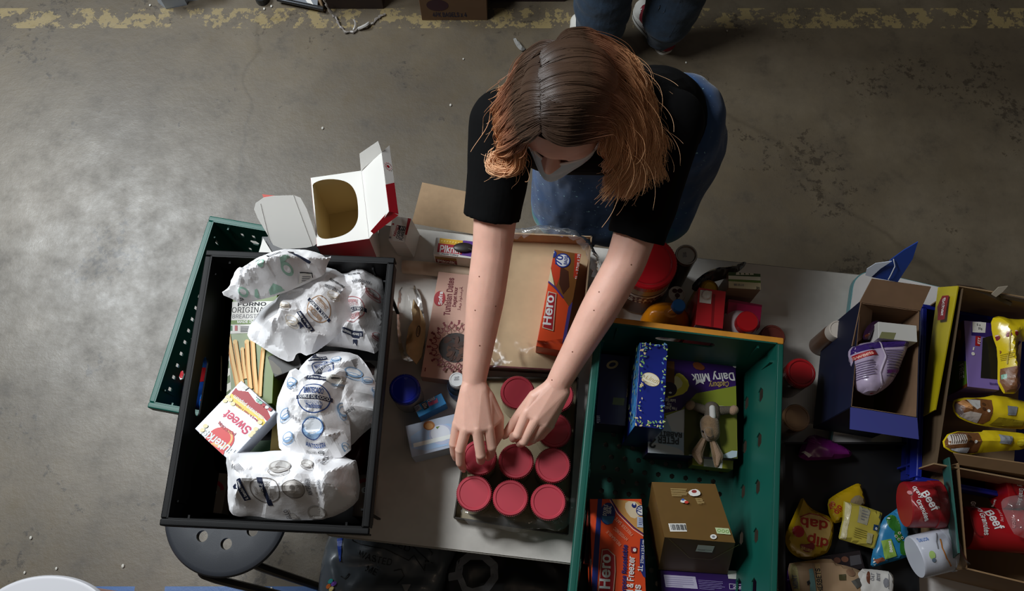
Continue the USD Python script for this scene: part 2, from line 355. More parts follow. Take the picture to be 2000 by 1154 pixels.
    return usdkit.material(stage, '/World/Looks/worn_concrete', n, L, surface='p.BSDF')
struct('floor', bx((0, 1.0, -.03), (11, 9, .06)), concrete())

# ================================================================== tables
TZ = .740
white_top = mat('#cfcac2', .42, var=.06, vs=25, bump=.05, bs=300); leg_grey = mat('#6d6f72', .4, metal=.8)
def table(name, label, corner, ex, L, W, zt, th, m, edge_m, rr=.02, inset=.12):
    ex = nrm(np.append(ex, 0)); ey = np.array([-ex[1], ex[0], 0]); rot = math.degrees(math.atan2(ex[1], ex[0]))
    c = np.append(corner, 0) + ex * L / 2 + ey * W / 2
    t = Thing(name, label, 'table', (c[0], c[1], 0), rot)
    def loc(mesh): mesh.apply_transform(t.M); return mesh
    rect = sbox(-L / 2 + rr, -W / 2 + rr, L / 2 - rr, W / 2 - rr).buffer(rr, 12)
    t.add('tabletop', loc(prism(rect, zt - .004, zt)), m, smooth=False)
    t.add('edge_band', loc(prism(rect.buffer(.003), zt - th, zt - .004)), edge_m)
    for sx in (-1, 1):
        for sy in (-1, 1):
            x, y = sx * (L / 2 - inset), sy * (W / 2 - .09)
            t.add('leg', loc(cat_([tube([(x, y, .012), (x, y, zt - th)], .0135), lathe([(0, 0), (.018, 0), (.018, .02), (0, .02)], (x, y, 0), 16)])), leg_grey)
        t.add('leg_brace', loc(tube([(sx * (L / 2 - inset), -W / 2 + .09, .2), (sx * (L / 2 - inset), W / 2 - .09, .2)], .010)), leg_grey)
    return t
c1 = P2(637, 1043, TZ)
main_table = table('folding_table', 'long white folding table carrying the open jar pack and the crates', c1, P2(1130, 1101, TZ) - c1, 1.21, .755, TZ, .03, white_top, mat('#9b978f', .5), .008)
T2Z = .768
side_table = table('folding_table', 'white rounded-corner table with a teal rim at the right edge', P2(1690, 505, T2Z) + np.array([-.215, -.76]), (.968, -.25), 1.3, .76, T2Z, .022, mat('#d9d5d2', .35, var=.08, vs=8), mat('#5f8f93', .4), .05, inset=.38)

# ================================================================== plastic crates
def hexagon(x, y, r, a=0): return Polygon([(x + r * math.cos(math.radians(a + 60 * i)), y + r * math.sin(math.radians(a + 60 * i))) for i in range(6)])
def crate(name, label, M, w, l, h, m, taper=.022, rim_mats=(None,) * 4, holes=True, slot=(), rimw=.014, floor_holes=True, group=None, rimh=.010, hole_walls=(0, 1, 2, 3), hr=.0135, slits=3):
    """w along local x, l along local y, h up; the origin is the centre of the base"""
    t = Thing(name, label, 'crate', M, group=group)
    wb, lb = w - 2 * taper, l - 2 * taper
    fl = sbox(-wb / 2, -lb / 2, wb / 2, lb / 2)
    if floor_holes:
        hs = []
        for i, y in enumerate(np.arange(-lb / 2 + .03, lb / 2 - .02, .026)):
            for x in np.arange(-wb / 2 + .03 + (i % 2) * .0155, wb / 2 - .025, .031): hs.append(hexagon(x, y, .0062, 30))
        fl = fl.difference(unary_union(hs))
    def loc(a): a.apply_transform(t.M); return a
    t.add('base_panel', loc(prism(fl, .004, .008)), m, smooth=False)
    for k in range(4):
        L, top = (wb, w) if k % 2 == 0 else (lb, l)
        pl = Polygon([(-L / 2, 0), (L / 2, 0), (top / 2, h), (-top / 2, h)]); hs = []
        if holes and k in hole_walls:
            nx = int(L / .105)
            for i in range(nx):
                for j in range(2): hs.append(hexagon((i - (nx - 1) / 2) * .098, h * (.30 + .36 * j), hr, 0))
            for i in range(int(L / .03)):
                for j in range(slits): hs.append(affinity.translate(sbox(-.003, -.0075, .003, .0075).buffer(.0015), (i - L / .06 + .5) * .03, h * (.14 + .33 * j)))
        if k in slot:
            z = h * .80; sl = sbox(-.052, z - .0005, .052, z + .0005).buffer(.012); hs = [g for g in hs if not g.intersects(sl.buffer(.01))] + [sl]
        if hs: pl = pl.difference(unary_union(hs))
        a = math.radians([0, 90, 180, 270][k]); off = (lb if k % 2 == 0 else wb) / 2; topoff = (l if k % 2 == 0 else w) / 2
        mesh = prism(pl, -.0016, .0016); v = mesh.vertices.copy()
        y = off + (topoff - off) * v[:, 1] / h + v[:, 2]
        q = np.column_stack([v[:, 0], -y, v[:, 1] + .003])
        R = np.array([[math.cos(a), -math.sin(a), 0], [math.sin(a), math.cos(a), 0], [0, 0, 1]])
        mesh.vertices = q @ R.T; mesh.fix_normals()
        wm = m
        t.add('side_wall', loc(mesh), wm, smooth=False)
        half = top / 2 + (rimw if k % 2 == 0 else 0)
        bar = [bx((0, -topoff - rimw / 2, h - rimh / 2 + .003), (2 * half, rimw, rimh), bev=.003), bx((0, -topoff - rimw + .0018, h - .016), (2 * half - .002, .0032, .032))]
        for i in range(5): bar.append(bx(((i - 2) * top / 4.4, -topoff - rimw / 2, h - .018), (.003, rimw - .002, .028)))
        bar = cat_(bar); bar.vertices = bar.vertices @ R.T
        t.add('rim', loc(bar), rim_mats[k] or m)
        z0 = h * .5
        rib = cat_([bx((0, -(off + topoff) / 2 - .005, z0), (top - .03, .007, .004))] + [bx((sx * (top / 2 - .035), -(off + topoff) / 2 - .005, h / 2), (.004, .007, h - .03)) for sx in (-1, 1)])
        rib.vertices = rib.vertices @ R.T; t.add('wall_rib', loc(rib), m)
    return t
def crateM(fl, fr, nl, zrim, h, depth=None):
    """placement from rim pixel corners far-left, far-right, near-left"""
    a, b, c = P(*fl, zrim), P(*fr, zrim), P(*nl, zrim); ex = nrm(b - a); ey = np.array([-ex[1], ex[0], 0]); w = (b - a) @ ex
    l = depth or abs((c - a) @ ey); o = a + ex * w / 2 - ey * l / 2; o[2] = zrim - h
    return rotz(o, math.degrees(math.atan2(ex[1], ex[0]))), w, l
black_pl = mat('#060607', .55, bump=.03, bs=400, spec=.2); green_pl = mat('#0a5145', .45, var=.08, vs=6, bump=.03, bs=300); blue_pl = mat('#0f1f86', .45)
rim_yellow = mat('#c8862a', .5, var=.15, vs=18)
Mb, wb_, lb_ = crateM((405, 490), (770, 505), (333, 1025), 1.0, .256)
black_crate = crate('black_crate', 'black plastic crate full of crumpled white paper bags', Mb, wb_ - .024, lb_ - .024, .256, black_pl, holes=False, floor_holes=False, slot=(1, 3))
BF = 1.0 - .256 + .008
Mg = rotz((0, 0, 0))
ga, gb = P(412, 425, .732), P(292, 793, .732); gy = nrm(ga - gb); gx = np.array([gy[1], -gy[0], 0]); gl = np.linalg.norm(ga - gb)
go = (ga + gb) / 2 + gx * .195; GH = .240; go[2] = .732 - GH
Mg = rotz(go, math.degrees(math.atan2(gx[1], gx[0])))
left_crate = crate('green_crate', 'green plastic crate half hidden under the black crate at the left', Mg, .39 - .02, gl - .02, GH, green_pl, floor_holes=False)
for i, zz in enumerate((.244, -.004)):
    M2 = Mg.copy(); M2[2, 3] = zz + .004; left_crate.copy(M2, ['green crate second from the top of the stack below the black crate', 'green crate on the floor at the bottom of the stack below the black crate'][i])
Mr, wr_, lr_ = crateM((1168, 634), (1531, 664), (1136, 1090), 1.0, .25, depth=.60)
Mr, wr_, _ = crateM((1166, 618), (1529, 662), (1136, 1090), 1.0, .25, depth=.60)
right_crate = crate('green_crate', 'large green crate with a yellow far rim holding chocolate gift boxes', Mr, wr_ - .024, lr_ - .024, .25, green_pl, rim_mats=(None, None, rim_yellow, None), slot=(2,), hole_walls=(1, 3), hr=.017, slits=0)
RF = .75 + .008

# ================================================================== round stool with holes
sc_ = P(441, 1001, .455)
stool = Thing('round_stool', 'round black stool with holes in the seat below the black crate', 'stool', (sc_[0], sc_[1], 0))
stool_m = mat('#2a2d33', .45, bump=.04, bs=500)
prof = m3.CrossSection([[(0, .437), (.12, .437), (.150, .431), (.158, .436), (.160, .443), (.156, .450), (.145, .455), (.10, .457), (0, .457)]])
seat = prof.rotate(0) if False else m3.Manifold.revolve(prof, 72)
hole_pts = [P2(395, 1047, .456), P2(442, 1062, .456), P2(493, 1036, .456)]
hc = [np.array(h) - sc_[:2] for h in hole_pts]; hc += [-h for h in hc] + [np.array([.0, .0])]
for h in hc: seat = seat - m3.Manifold.cylinder(.2, .0145, .0145, 28).translate((h[0], h[1], .35))
s_ = from_manifold(seat); s_.apply_translation((sc_[0], sc_[1], 0)); stool.add('seat', s_, stool_m, smooth=35)
ft = [P2(700, 1235, 0.0), P2(560, 1215, 0)]
for i, (hp, ang) in enumerate([((395, 1108), -30), ((478, 1085), -32), (None, 150), (None, 75)]):
    if hp: h0 = np.array([*P2(*hp, .44), .437])
    else: h0 = np.array([sc_[0] + .1 * math.cos(math.radians(ang)), sc_[1] + .1 * math.sin(math.radians(ang)), .437])
    d = np.array([math.cos(math.radians(ang)), math.sin(math.radians(ang)), 0])
    a = nrm(h0 * [1, 1, 0] - sc_ * [1, 1, 0])
    if hp:
        pts = [h0 - a * .02, h0 + a * .012 - [0, 0, .012], h0 + a * .015 + d * .02 - [0, 0, .05], h0 + d * .14 - [0, 0, .40], h0 + d * .16 - [0, 0, .428]]
    else: pts = [h0 - a * .02, h0 + a * .02 - [0, 0, .02], h0 + d * .08 - [0, 0, .4], h0 + d * .09 - [0, 0, .428]]
    stool.add('leg', tube(spline(pts, 22), .0115, 10), mat('#17181b', .35))
# ================================================================== the woman bending over the table
skin = mat('#e3b09c', .48, sss=.12, var=.05, vs=30, bump=.05, bs=260); 
def W(px, py, z): return P(px, py, z)
def ball(p, r, n=36): return m3.Manifold.sphere(r, n).translate(tuple(map(float, p)))
def limb(*pr):
    """hulls of consecutive (point, radius) balls"""
    bs = [ball(p, r) for p, r in pr]
    return m3.Manifold.batch_boolean([m3.Manifold.batch_hull([bs[i], bs[i + 1]]) for i in range(len(bs) - 1)], m3.OpType.Add)
def hull(*pr): return m3.Manifold.batch_hull([ball(p, r) for p, r in pr])
def fuse(*ms): return m3.Manifold.batch_boolean(list(ms), m3.OpType.Add)
def soft(m, L=.012, it=12):
    t = from_manifold(m.refine_to_length(L)); t.merge_vertices(); trimesh.smoothing.filter_taubin(t, iterations=it); return t
def to_m(t): return m3.Manifold(m3.Mesh(np.asarray(t.vertices, np.float32), np.asarray(t.faces, np.uint32)))

PEL = np.array([.285, 1.045, .93]); SL = W(985, 240, 1.25); SR = W(1312, 238, 1.225)
CH = (SL + SR) / 2 + [.02, .03, -.04]; WA = (PEL * .55 + CH * .45) + [.0, .02, .02]
HC = W(1106, 208, 1.372)                                   # head centre
NB = (SL + SR) / 2 + [-.01, .035, .045]                     # nape
EL = W(962, 480, 1.115); WL = W(926, 742, .985)
ER = W(1222, 512, 1.10); WR = W(1090, 748, .985)
hf = nrm([-.27, -.80, -.27]); hr = nrm(np.cross(hf, [0, 0, 1])); hu = np.cross(hr, hf)   # head: face, (image-)right... , up
hr = -hr if hr[0] < 0 else hr; hu = np.cross(hf, hr); hu = hu if hu[2] > 0 else -hu
def H(r, f, u): return HC + hr * r + hf * f + hu * u

# --- head with face
head = fuse(hull((H(0, -.022, .018), .080), (H(0, .022, .022), .076), (H(0, .0, .03), .078)),
            hull((H(.028, .045, -.005), .045), (H(-.028, .045, -.005), .045), (H(0, .052, .02), .05)),
            hull((H(.026, .05, -.045), .035), (H(-.026, .05, -.045), .035), (H(0, .064, -.085), .025), (H(.0, .02, -.04), .06)),
            hull((H(0, .088, -.008), .008), (H(0, .112, -.040), .0095), (H(.011, .098, -.046), .008), (H(-.011, .098, -.046), .008), (H(0, .085, -.045), .012)),
            hull((H(.034, .082, .008), .008), (H(.012, .092, .010), .007)), hull((H(-.034, .082, .008), .008), (H(-.012, .092, .010), .007)),
            ball(H(.031, .078, -.010), .014), ball(H(-.031, .078, -.010), .014),
            hull((H(.016, .090, -.070), .006), (H(-.016, .090, -.070), .006), (H(0, .095, -.069), .006)), hull((H(.012, .088, -.079), .007), (H(-.012, .088, -.079), .007)),
            hull((H(.078, -.005, .0), .012), (H(.080, -.012, -.03), .010)), hull((H(-.078, -.005, .0), .012), (H(-.080, -.012, -.03), .010)))
neck = limb((NB + [0, -.005, -.02], .058), (HC * .45 + NB * .55 + [0, .01, -.02], .052), (H(0, -.02, -.03), .056))
torso = fuse(hull((PEL + [-.10, 0, 0], .095), (PEL + [.10, 0, 0], .095), (WA + [-.075, 0, 0], .09), (WA + [.075, 0, 0], .09)),
             hull((WA + [-.075, 0, 0], .09), (WA + [.075, 0, 0], .09), (CH + [-.085, .0, -.01], .098), (CH + [.085, .0, -.01], .098)),
             hull((CH + [-.085, .0, -.01], .098), (CH + [.085, .0, -.01], .098), (SL + [.045, .02, -.01], .062), (SR + [-.045, .02, -.01], .062)),
             hull((SL + [.03, .015, 0], .058), (NB, .052), (SR + [-.03, .015, 0], .058)))
legs = fuse(*[limb((PEL + [s * .085, .0, -.04], .095), ([PEL[0] + s * .095, 1.02, .48], .062), ([PEL[0] + s * .10, 1.05, .09], .042)) for s in (-1, 1)])
arms = fuse(limb((SL, .057), (SL * .5 + EL * .5, .047), (EL, .0405), (EL * .62 + WL * .38, .0395), (EL * .25 + WL * .75, .031), (WL, .0255)),
            limb((SR, .057), (SR * .5 + ER * .5, .047), (ER, .0405), (ER * .62 + WR * .38, .039), (ER * .25 + WR * .75, .030), (WR, .0255)))
arms_s = soft(arms, .008, 45)
body = from_manifold(fuse(to_m(soft(fuse(head, neck, torso, legs), .009, 10)), to_m(arms_s)))

# --- hands
def finger(pts, r): return limb(*[(W(*p), q) for p, q in zip(pts, r)])
def hand(wrist, wp, mcp, fingers, thumb, rf=(.0112, .0105, .0096, .0080)):
    wl, wr = W(*wp[0]), W(*wp[1])
    ms = [(W(*p), .0118) for p in mcp]
    parts = [hull((wl, .0165), (wr, .0165), (wrist, .022), *[(q, .0108) for q, _ in ms])] + [ball(q, r) for q, r in ms] + [limb((wrist, .019), (q, .0108)) for q, _ in ms]
    for p, ch in zip(mcp, fingers):
        q = [W(*p)] + [W(*c) for c in ch]; parts.append(limb(*zip(q, (.0118,) + rf[1:])))
        parts.append(ball(q[1], rf[1] + .0006))
    tq = [W(*c) for c in thumb]
    parts += [limb(*zip(tq, (.0165, .0122, .0108, .0085))), hull((tq[0], .016), (wrist, .018), (ms[0][0], .010)), hull((tq[1], .0105), (ms[0][0], .009), (tq[0], .014))]
    return soft(fuse(*parts), .0034, 30), tq, [[W(*c) for c in ch] for ch in fingers]
hl, tl, fl_ = hand(WL, [(914, 760, .985), (939, 760, .985)], [(954, 834, .966), (932, 838, .973), (910, 838, .968), (894, 827, .958)],
        [[(960, 872, .945), (958, 887, .915), (953, 893, .893)], [(939, 888, .945), (939, 899, .918), (938, 895, .894)], [(899, 878, .940), (899, 903, .914), (904, 913, .893)], [(887, 866, .932), (888, 884, .908), (891, 894, .892)]],
        [(950, 775, .972), (973, 815, .945), (974, 848, .918), (964, 868, .895)])
hr_, tr_, fr_ = hand(WR, [(1073, 757, .983), (1098, 765, .983)], [(1030, 805, .966), (1048, 818, .967), (1062, 827, .958), (1073, 829, .945)],
        [[(1011, 848, .946), (1003, 855, .920), (1003, 843, .902)], [(1023, 861, .938), (1016, 865, .912), (1012, 853, .894)], [(1040, 857, .928), (1032, 862, .904), (1028, 851, .888)], [(1056, 849, .920), (1049, 854, .899), (1045, 845, .886)]],
        [(1046, 776, .972), (1014, 812, .938), (999, 833, .920), (987, 849, .910)])
bm = fuse(to_m(body), to_m(hl), to_m(hr_))
woman = Thing('person', 'person in black t-shirt and face mask leaning over the table with hands on jars', 'person', (PEL[0], PEL[1], 0))
bmesh = from_manifold(bm); bmesh.merge_vertices()
import scipy.sparse as sp
def smooth_near(m, centres, rad, it=30):
    v = m.vertices.copy(); e = m.edges_unique; n = len(v); A = sp.coo_matrix((np.ones(2 * len(e)), (np.r_[e[:, 0], e[:, 1]], np.r_[e[:, 1], e[:, 0]])), (n, n)).tocsr(); A = sp.diags(1 / np.asarray(A.sum(1)).ravel()) @ A
    w = np.max([np.clip(1.6 * (1 - np.linalg.norm(v - c, axis=1) / rad), 0, 1) for c in centres], 0)[:, None]
    for k in range(it): v = v + (.6 if k % 2 == 0 else -.55) * w * (A @ v - v)
    m.vertices = v
smooth_near(bmesh, [WL, WR], .055, 80)
bpath = woman.add('body', bmesh, skin, smooth=True, label='bare skin of face, arms and hands')
nail = mat('#e2b3a0', .25)
for a, b in ((tr_[3], tr_[2]), (fl_[2][2], fl_[2][1])):
    d = nrm(a - b); up = nrm(np.cross(np.cross(d, [0, -.5, .85]), d)); e = trimesh.creation.icosphere(subdivisions=2); e.apply_scale((.0048, .0068, .0016))
    e.apply_transform(T4(np.stack([np.cross(d, up), d, up], 1), a + d * .002 + up * .0072)); woman.add('fingernail', e, nail)

for px_, py_ in ((928, 606), (936, 540), (968, 598), (937, 675), (1233, 517), (1160, 606), (1118, 687), (1078, 742), (1170, 570)):
    o_ = np.array([0, 0, CAM_H]); d_ = nrm(P(px_, py_, .5) - o_); l_, _, ti = bmesh.ray.intersects_location([o_], [d_], multiple_hits=True)
    if len(l_):
        k_ = np.argmin(np.linalg.norm(l_ - o_, axis=1)); e_ = trimesh.creation.icosphere(subdivisions=1, radius=.0016); e_.apply_scale((1, 1, .35)); nn_ = bmesh.face_normals[ti[k_]]
        e_.apply_transform(axisM(l_[k_], l_[k_] + nn_)); woman.add('mole', e_, mat('#7a4a38', .6), parent=bpath)
# --- t-shirt
def ext(b, a, k): return a + (b - a) * k
shirt_m = mat('#060607', .9, bump=.15, bs=90, spec=.15)
sl_end, sr_end = W(962, 420, 1.145), W(1243, 462, 1.125)
shirt = fuse(hull((WA + [-.085, 0, -.01], .100), (WA + [.085, 0, -.01], .100), (CH + [-.085, .0, -.01], .107), (CH + [.085, .0, -.01], .107)),
             hull((PEL * .4 + WA * .6 + [-.095, 0, 0], .103), (PEL * .4 + WA * .6 + [.095, 0, 0], .103), (WA + [-.085, 0, 0], .1), (WA + [.085, 0, 0], .1)),
             hull((CH + [-.085, .0, -.01], .107), (CH + [.085, .0, -.01], .107), (SL + [.045, .02, -.008], .068), (SR + [-.045, .02, -.008], .068)),
             hull((SL + [.03, .015, 0], .066), (NB + [0, .01, -.014], .058), (SR + [-.03, .015, 0], .066)),
             limb((SL, .067), (SL * .45 + sl_end * .55, .061), (sl_end, .058)), limb((SR, .067), (SR * .45 + sr_end * .55, .063), (sr_end, .060)))
ts = shirt
# sleeves end in a clean hem: cut with a plane across the arm
for s0, e0, rr in ((SL, sl_end, .07), (SR, sr_end, .07)):
    d = nrm(e0 - s0); ts = ts - (m3.Manifold.cylinder(.14, .085, .085, 32).transform(axisM(e0 + d * .004, e0 + d)[:3]))
ts = soft(ts, .010, 8)
n_ = meshkit.fbm(ts.vertices * 9, 3, 5) - .5; ts.vertices += ts.vertex_normals * (n_ * .012)[:, None]
woman.add('t_shirt', ts, shirt_m, smooth=True, label='black short-sleeved t-shirt')
# white print on the chest
dz = FaceDeco(woman, (0, 0, 0), (1, 0, 0), (0, 0, 1))
fr0 = PEL * .5 + WA * .5
def chest_surf(x0, z0):
    loc, _, _ = ts.ray.intersects_location([[x0, 0.3, z0]], [[0, 1, 0]], multiple_hits=True)
    return loc[np.argmin(loc[:, 1])] if len(loc) else None
white_print = mat('#d8d8d4', .7)
for wd, x0, wpx in (('wa', .125, .05), ('o', .200, .018)):
    sh, w = text_shape(wd, True); v, f = flat(affinity.scale(sh, wpx / w, .022, origin=(0, 0)))
    v3, f = trimesh.remesh.subdivide_to_size(np.column_stack([v, np.zeros(len(v))]), f, .006)
    q = []
    for x, y, _ in v3:
        z = 1.045 + y; l = chest_surf(x0 + x, z); q.append(l + [0, -.0015, 0] if l is not None else [x0 + x, .85, z])
    woman.add('printed_lettering', trimesh.Trimesh(np.array(q), f, process=False), white_print, smooth=False)

# --- blue paint-splashed apron / dungarees over the hips and thighs, shoes
def paintcloth():
    n = {'g': ('geometry', {}), 'n': ('noise_texture', dict(scale=3.2, detail=4., distortion=.6)), 'r': ('rgb_ramp', {'ramp': [(.3, lin('#0d2a50')), (.48, lin('#12406f')), (.58, lin('#194f86')), (.62, lin('#1a7f80')), (.72, lin('#187078'))]}),
         's': ('noise_texture', dict(scale=120., detail=2.)), 'rs': ('rgb_ramp', {'ramp': [(.70, (0, 0, 0)), (.72, (1, 1, 1))]}), 'm': ('mix', dict(color2=lin('#8fc4cf'))), 'p': ('principled_bsdf', dict(roughness=.8, sheen_weight=.2)), 'b': ('bump', dict(strength=.3, distance=.01)), 'w': ('noise_texture', dict(scale=14., detail=3.))}
    L = [('g.position', 'n.vector'), ('g.position', 's.vector'), ('g.position', 'w.vector'), ('n.fac', 'r.fac'), ('r.color', 'm.color1'), ('s.fac', 'rs.fac'), ('rs.color', 'm.fac'), ('m.color', 'p.base_color'), ('w.fac', 'b.height'), ('b.normal', 'p.normal')]
    return usdkit.material(stage, '/World/Looks/blue_paint_cloth', n, L, surface='p.BSDF')
pcm = paintcloth()
ap = fuse(hull((PEL + [-.105, -.005, .06], .107), (PEL + [.105, -.005, .06], .107), (PEL + [-.12, 0, -.04], .118), (PEL + [.115, 0, -.04], .118)),
          hull((PEL + [-.12, 0, -.04], .118), (PEL + [.115, 0, -.04], .118), ([PEL[0] - .125, 1.01, .58], .105), ([PEL[0] + .11, 1.01, .58], .105)))
ap = soft(ap, .012, 8); ap.vertices += ap.vertex_normals * ((meshkit.fbm(ap.vertices * [14, 14, 5], 3, 9) - .5) * .03)[:, None]
woman.add('apron', ap, pcm, smooth=True, label='blue apron with teal paint stains')
trs = soft(fuse(*[limb((PEL + [s * .085, .0, -.06], .103), ([PEL[0] + s * .095, 1.02, .48], .075), ([PEL[0] + s * .10, 1.05, .10], .060)) for s in (-1, 1)]), .02, 6)
woman.add('trousers', trs, mat('#1c2433', .85), smooth=True)
def shoe_mesh(heel, toe, w=.047):
    d = nrm(np.asarray(toe) - heel); s = np.array([-d[1], d[0], 0]); L = np.linalg.norm(np.asarray(toe) - heel)
    def q(a, b, z): return np.asarray(heel) + d * a * L + s * b * w + [0, 0, z]
    out = [q(*p) for p in ((0, .0, 0), (.03, .55, 0), (.2, .72, 0), (.45, .78, 0), (.68, 1.0, 0), (.85, .92, 0), (.96, .5, 0), (1, 0, 0), (.96, -.5, 0), (.85, -.85, 0), (.68, -.95, 0), (.45, -.72, 0), (.2, -.70, 0), (.03, -.55, 0))]
    pl = Polygon(chaikin([o[:2] for o in out], 2))
    upper = soft(fuse(hull((q(.10, 0, .045), .034), (q(.30, 0, .05), .034), (q(.55, 0, .038), .032), (q(.12, 0, .08), .032), (q(.28, 0, .085), .030)), hull((q(.30, 0, .05), .034), (q(.55, 0, .036), .034), (q(.74, .05, .034), .036))), .008, 6)
    cap = soft(hull((q(.74, .05, .032), .0375), (q(.86, .0, .026), .033), (q(.80, .25, .026), .030), (q(.80, -.25, .026), .030)), .008, 6)
    return pl, upper, cap, q
for s in (-1, 1):
    pl, up, cap, _ = shoe_mesh((PEL[0] + s * .10, 1.10, 0), (PEL[0] + s * .13, .85, 0))
    sp = woman.add('shoe', cat_([up, cap]), mat('#1a1a1c', .6)); woman.add('sole', prism(pl, 0, .022), mat('#d0cdc6', .6), parent=sp)

# --- face mask
mk = []
for u in np.linspace(-.066, .020, 15)[::-1]:
    row = []
    for a in np.linspace(-1.25, 1.25, 25):
        tt = (u + .066) / .086
        rx = .070 - .012 * (1 - tt) ** 2; bulge = .034 * math.exp(-(a / .55) ** 2) * math.exp(-((tt - .45) / .5) ** 2)
        pleat = .0022 * math.sin(tt * 18)
        fwd = .026 + (.060 + bulge + pleat) * math.cos(a) ** .8 + .004
        row.append(H(rx * math.sin(a) * 1.06, fwd, u - .062 + .006 * abs(math.sin(a))))
    mk.append(row)
mk = np.array(mk); nr, nc = mk.shape[:2]; vv = mk.reshape(-1, 3)
ff = [(i * nc + j, i * nc + j + 1, (i + 1) * nc + j + 1, (i + 1) * nc + j) for i in range(nr - 1) for j in range(nc - 1)]
def thick_sheet(v, quads, t=.0012):
    f = np.array(quads); f = np.vstack([f[:, [0, 1, 2]], f[:, [0, 2, 3]]]); m = trimesh.Trimesh(v, f, process=False); n = m.vertex_normals
    k = len(v); ed = {}
    for tri in f:
        for a, b in ((tri[0], tri[1]), (tri[1], tri[2]), (tri[2], tri[0])): ed[(a, b)] = 1
    side = []
    for a, b in ed:
        if (b, a) not in ed: side += [(a, a + k, b), (b, a + k, b + k)]
    r = trimesh.Trimesh(np.vstack([v + n * t / 2, v - n * t / 2]), np.vstack([f, f[:, ::-1] + k, np.array(side)]), process=False); r.fix_normals(); return r
mpath = woman.add('face_mask', thick_sheet(vv, ff), mat('#cfe0ea', .8, bump=.15, bs=140), smooth=True, label='pale blue surgical mask')
woman.add('mask_edge', tube(mk[0] + hf * .001, .0024, 8), mat('#f2f4f4', .7), parent=mpath)
for s, col in ((-1, 0), (1, nc - 1)):
    ear = H(s * .088, -.012, .012)
    woman.add('ear_loop', tube(spline([mk[0, col], H(s * .082, .03, .008), ear, H(s * .090, -.016, -.02), H(s * .082, .02, -.055), mk[-1, col]], 26), .0016, 6), mat('#eef0f0', .8), parent=mpath)

# --- hair: skull cap and strands
hair_cap_m = mat('#2a1b12', .9, bump=.4, bs=220, spec=.1)
cap = fuse(hull((H(0, -.026, .020), .0835), (H(0, .020, .027), .081), (H(0, -.0, .034), .081)))
cutp = axisM(H(0, .046, .034), H(0, .2, -.10))
cap = cap - m3.Manifold.cube((.4, .4, .2)).translate((-.2, -.2, 0)).transform(cutp[:3])
cap = soft(cap, .008, 6)
hpath = woman.add('hair', cap, hair_cap_m, smooth=True, label='wavy dark brown hair turning golden towards the ends')
def hair_mat():
    n = {'i': ('hair_info', {}), 'r': ('rgb_ramp', {'ramp': [(0, lin('#38281e')), (.25, lin('#4a3526')), (.40, lin('#955f42')), (.60, lin('#d39562')), (1, lin('#ecba88'))]}),
         'rn': ('noise_texture', dict(dimensions='1D', scale=1.)), 'h': ('hsv', dict(hue=.5, saturation=.95)), 'at': ('attribute', dict(attribute='along')), 'mr': ('map_range', dict(from_min=0., from_max=1., to_min=.55, to_max=1.35)), 'wn': ('white_noise_texture', dict(dimensions='1D')),
         'p': ('principled_bsdf', dict(roughness=.38, specular_ior_level=.45))}
    L = [('at.fac', 'r.fac'), ('r.color', 'h.color'), ('i.index', 'wn.w'), ('wn.value', 'mr.value'), ('mr.result', 'h.value'), ('h.color', 'p.base_color')]
    del n['rn']
    return usdkit.material(stage, '/World/Looks/hair_strands', n, L, surface='p.BSDF')
HM = hair_mat()
rs = np.random.RandomState(3)
def skull(p, off=.0):
    """push a point out of the skull ellipsoid"""
    for c, R in ((H(0, -.026, .020), .0838), (H(0, .020, .027), .0813), (H(0, -.0, .034), .0813)):
        d = p - c; r = np.linalg.norm(d)
        if r < R + off: p = c + d / r * (R + off)
    return p
# guides: (pixel, z) way-points running from the parting outwards; a = 0 at the forehead, 1 at the nape
RG = [(0.0, [(1062, 262, 1.455), (1100, 283, 1.445), (1150, 275, 1.425), (1188, 262, 1.40), (1200, 310, 1.355), (1203, 352, 1.30), (1212, 392, 1.255)]),
      (.22, [(1058, 225, 1.465), (1110, 222, 1.470), (1165, 222, 1.445), (1212, 245, 1.395), (1235, 305, 1.34), (1240, 355, 1.29), (1246, 384, 1.25)]),
      (.45, [(1060, 180, 1.470), (1115, 165, 1.478), (1175, 172, 1.455), (1228, 210, 1.40), (1258, 270, 1.34), (1272, 315, 1.29), (1282, 338, 1.255)]),
      (.70, [(1066, 130, 1.455), (1115, 112, 1.465), (1170, 120, 1.450), (1222, 155, 1.40), (1256, 215, 1.34), (1276, 272, 1.295), (1294, 315, 1.26)]),
      (1.0, [(1080, 92, 1.425), (1120, 70, 1.430), (1165, 80, 1.415), (1212, 112, 1.375), (1248, 160, 1.325), (1268, 215, 1.285), (1278, 262, 1.26)]),
      (1.4, [(1092, 78, 1.415), (1112, 58, 1.400), (1150, 58, 1.385), (1192, 84, 1.345), (1224, 124, 1.305), (1246, 168, 1.27), (1258, 215, 1.245)])]
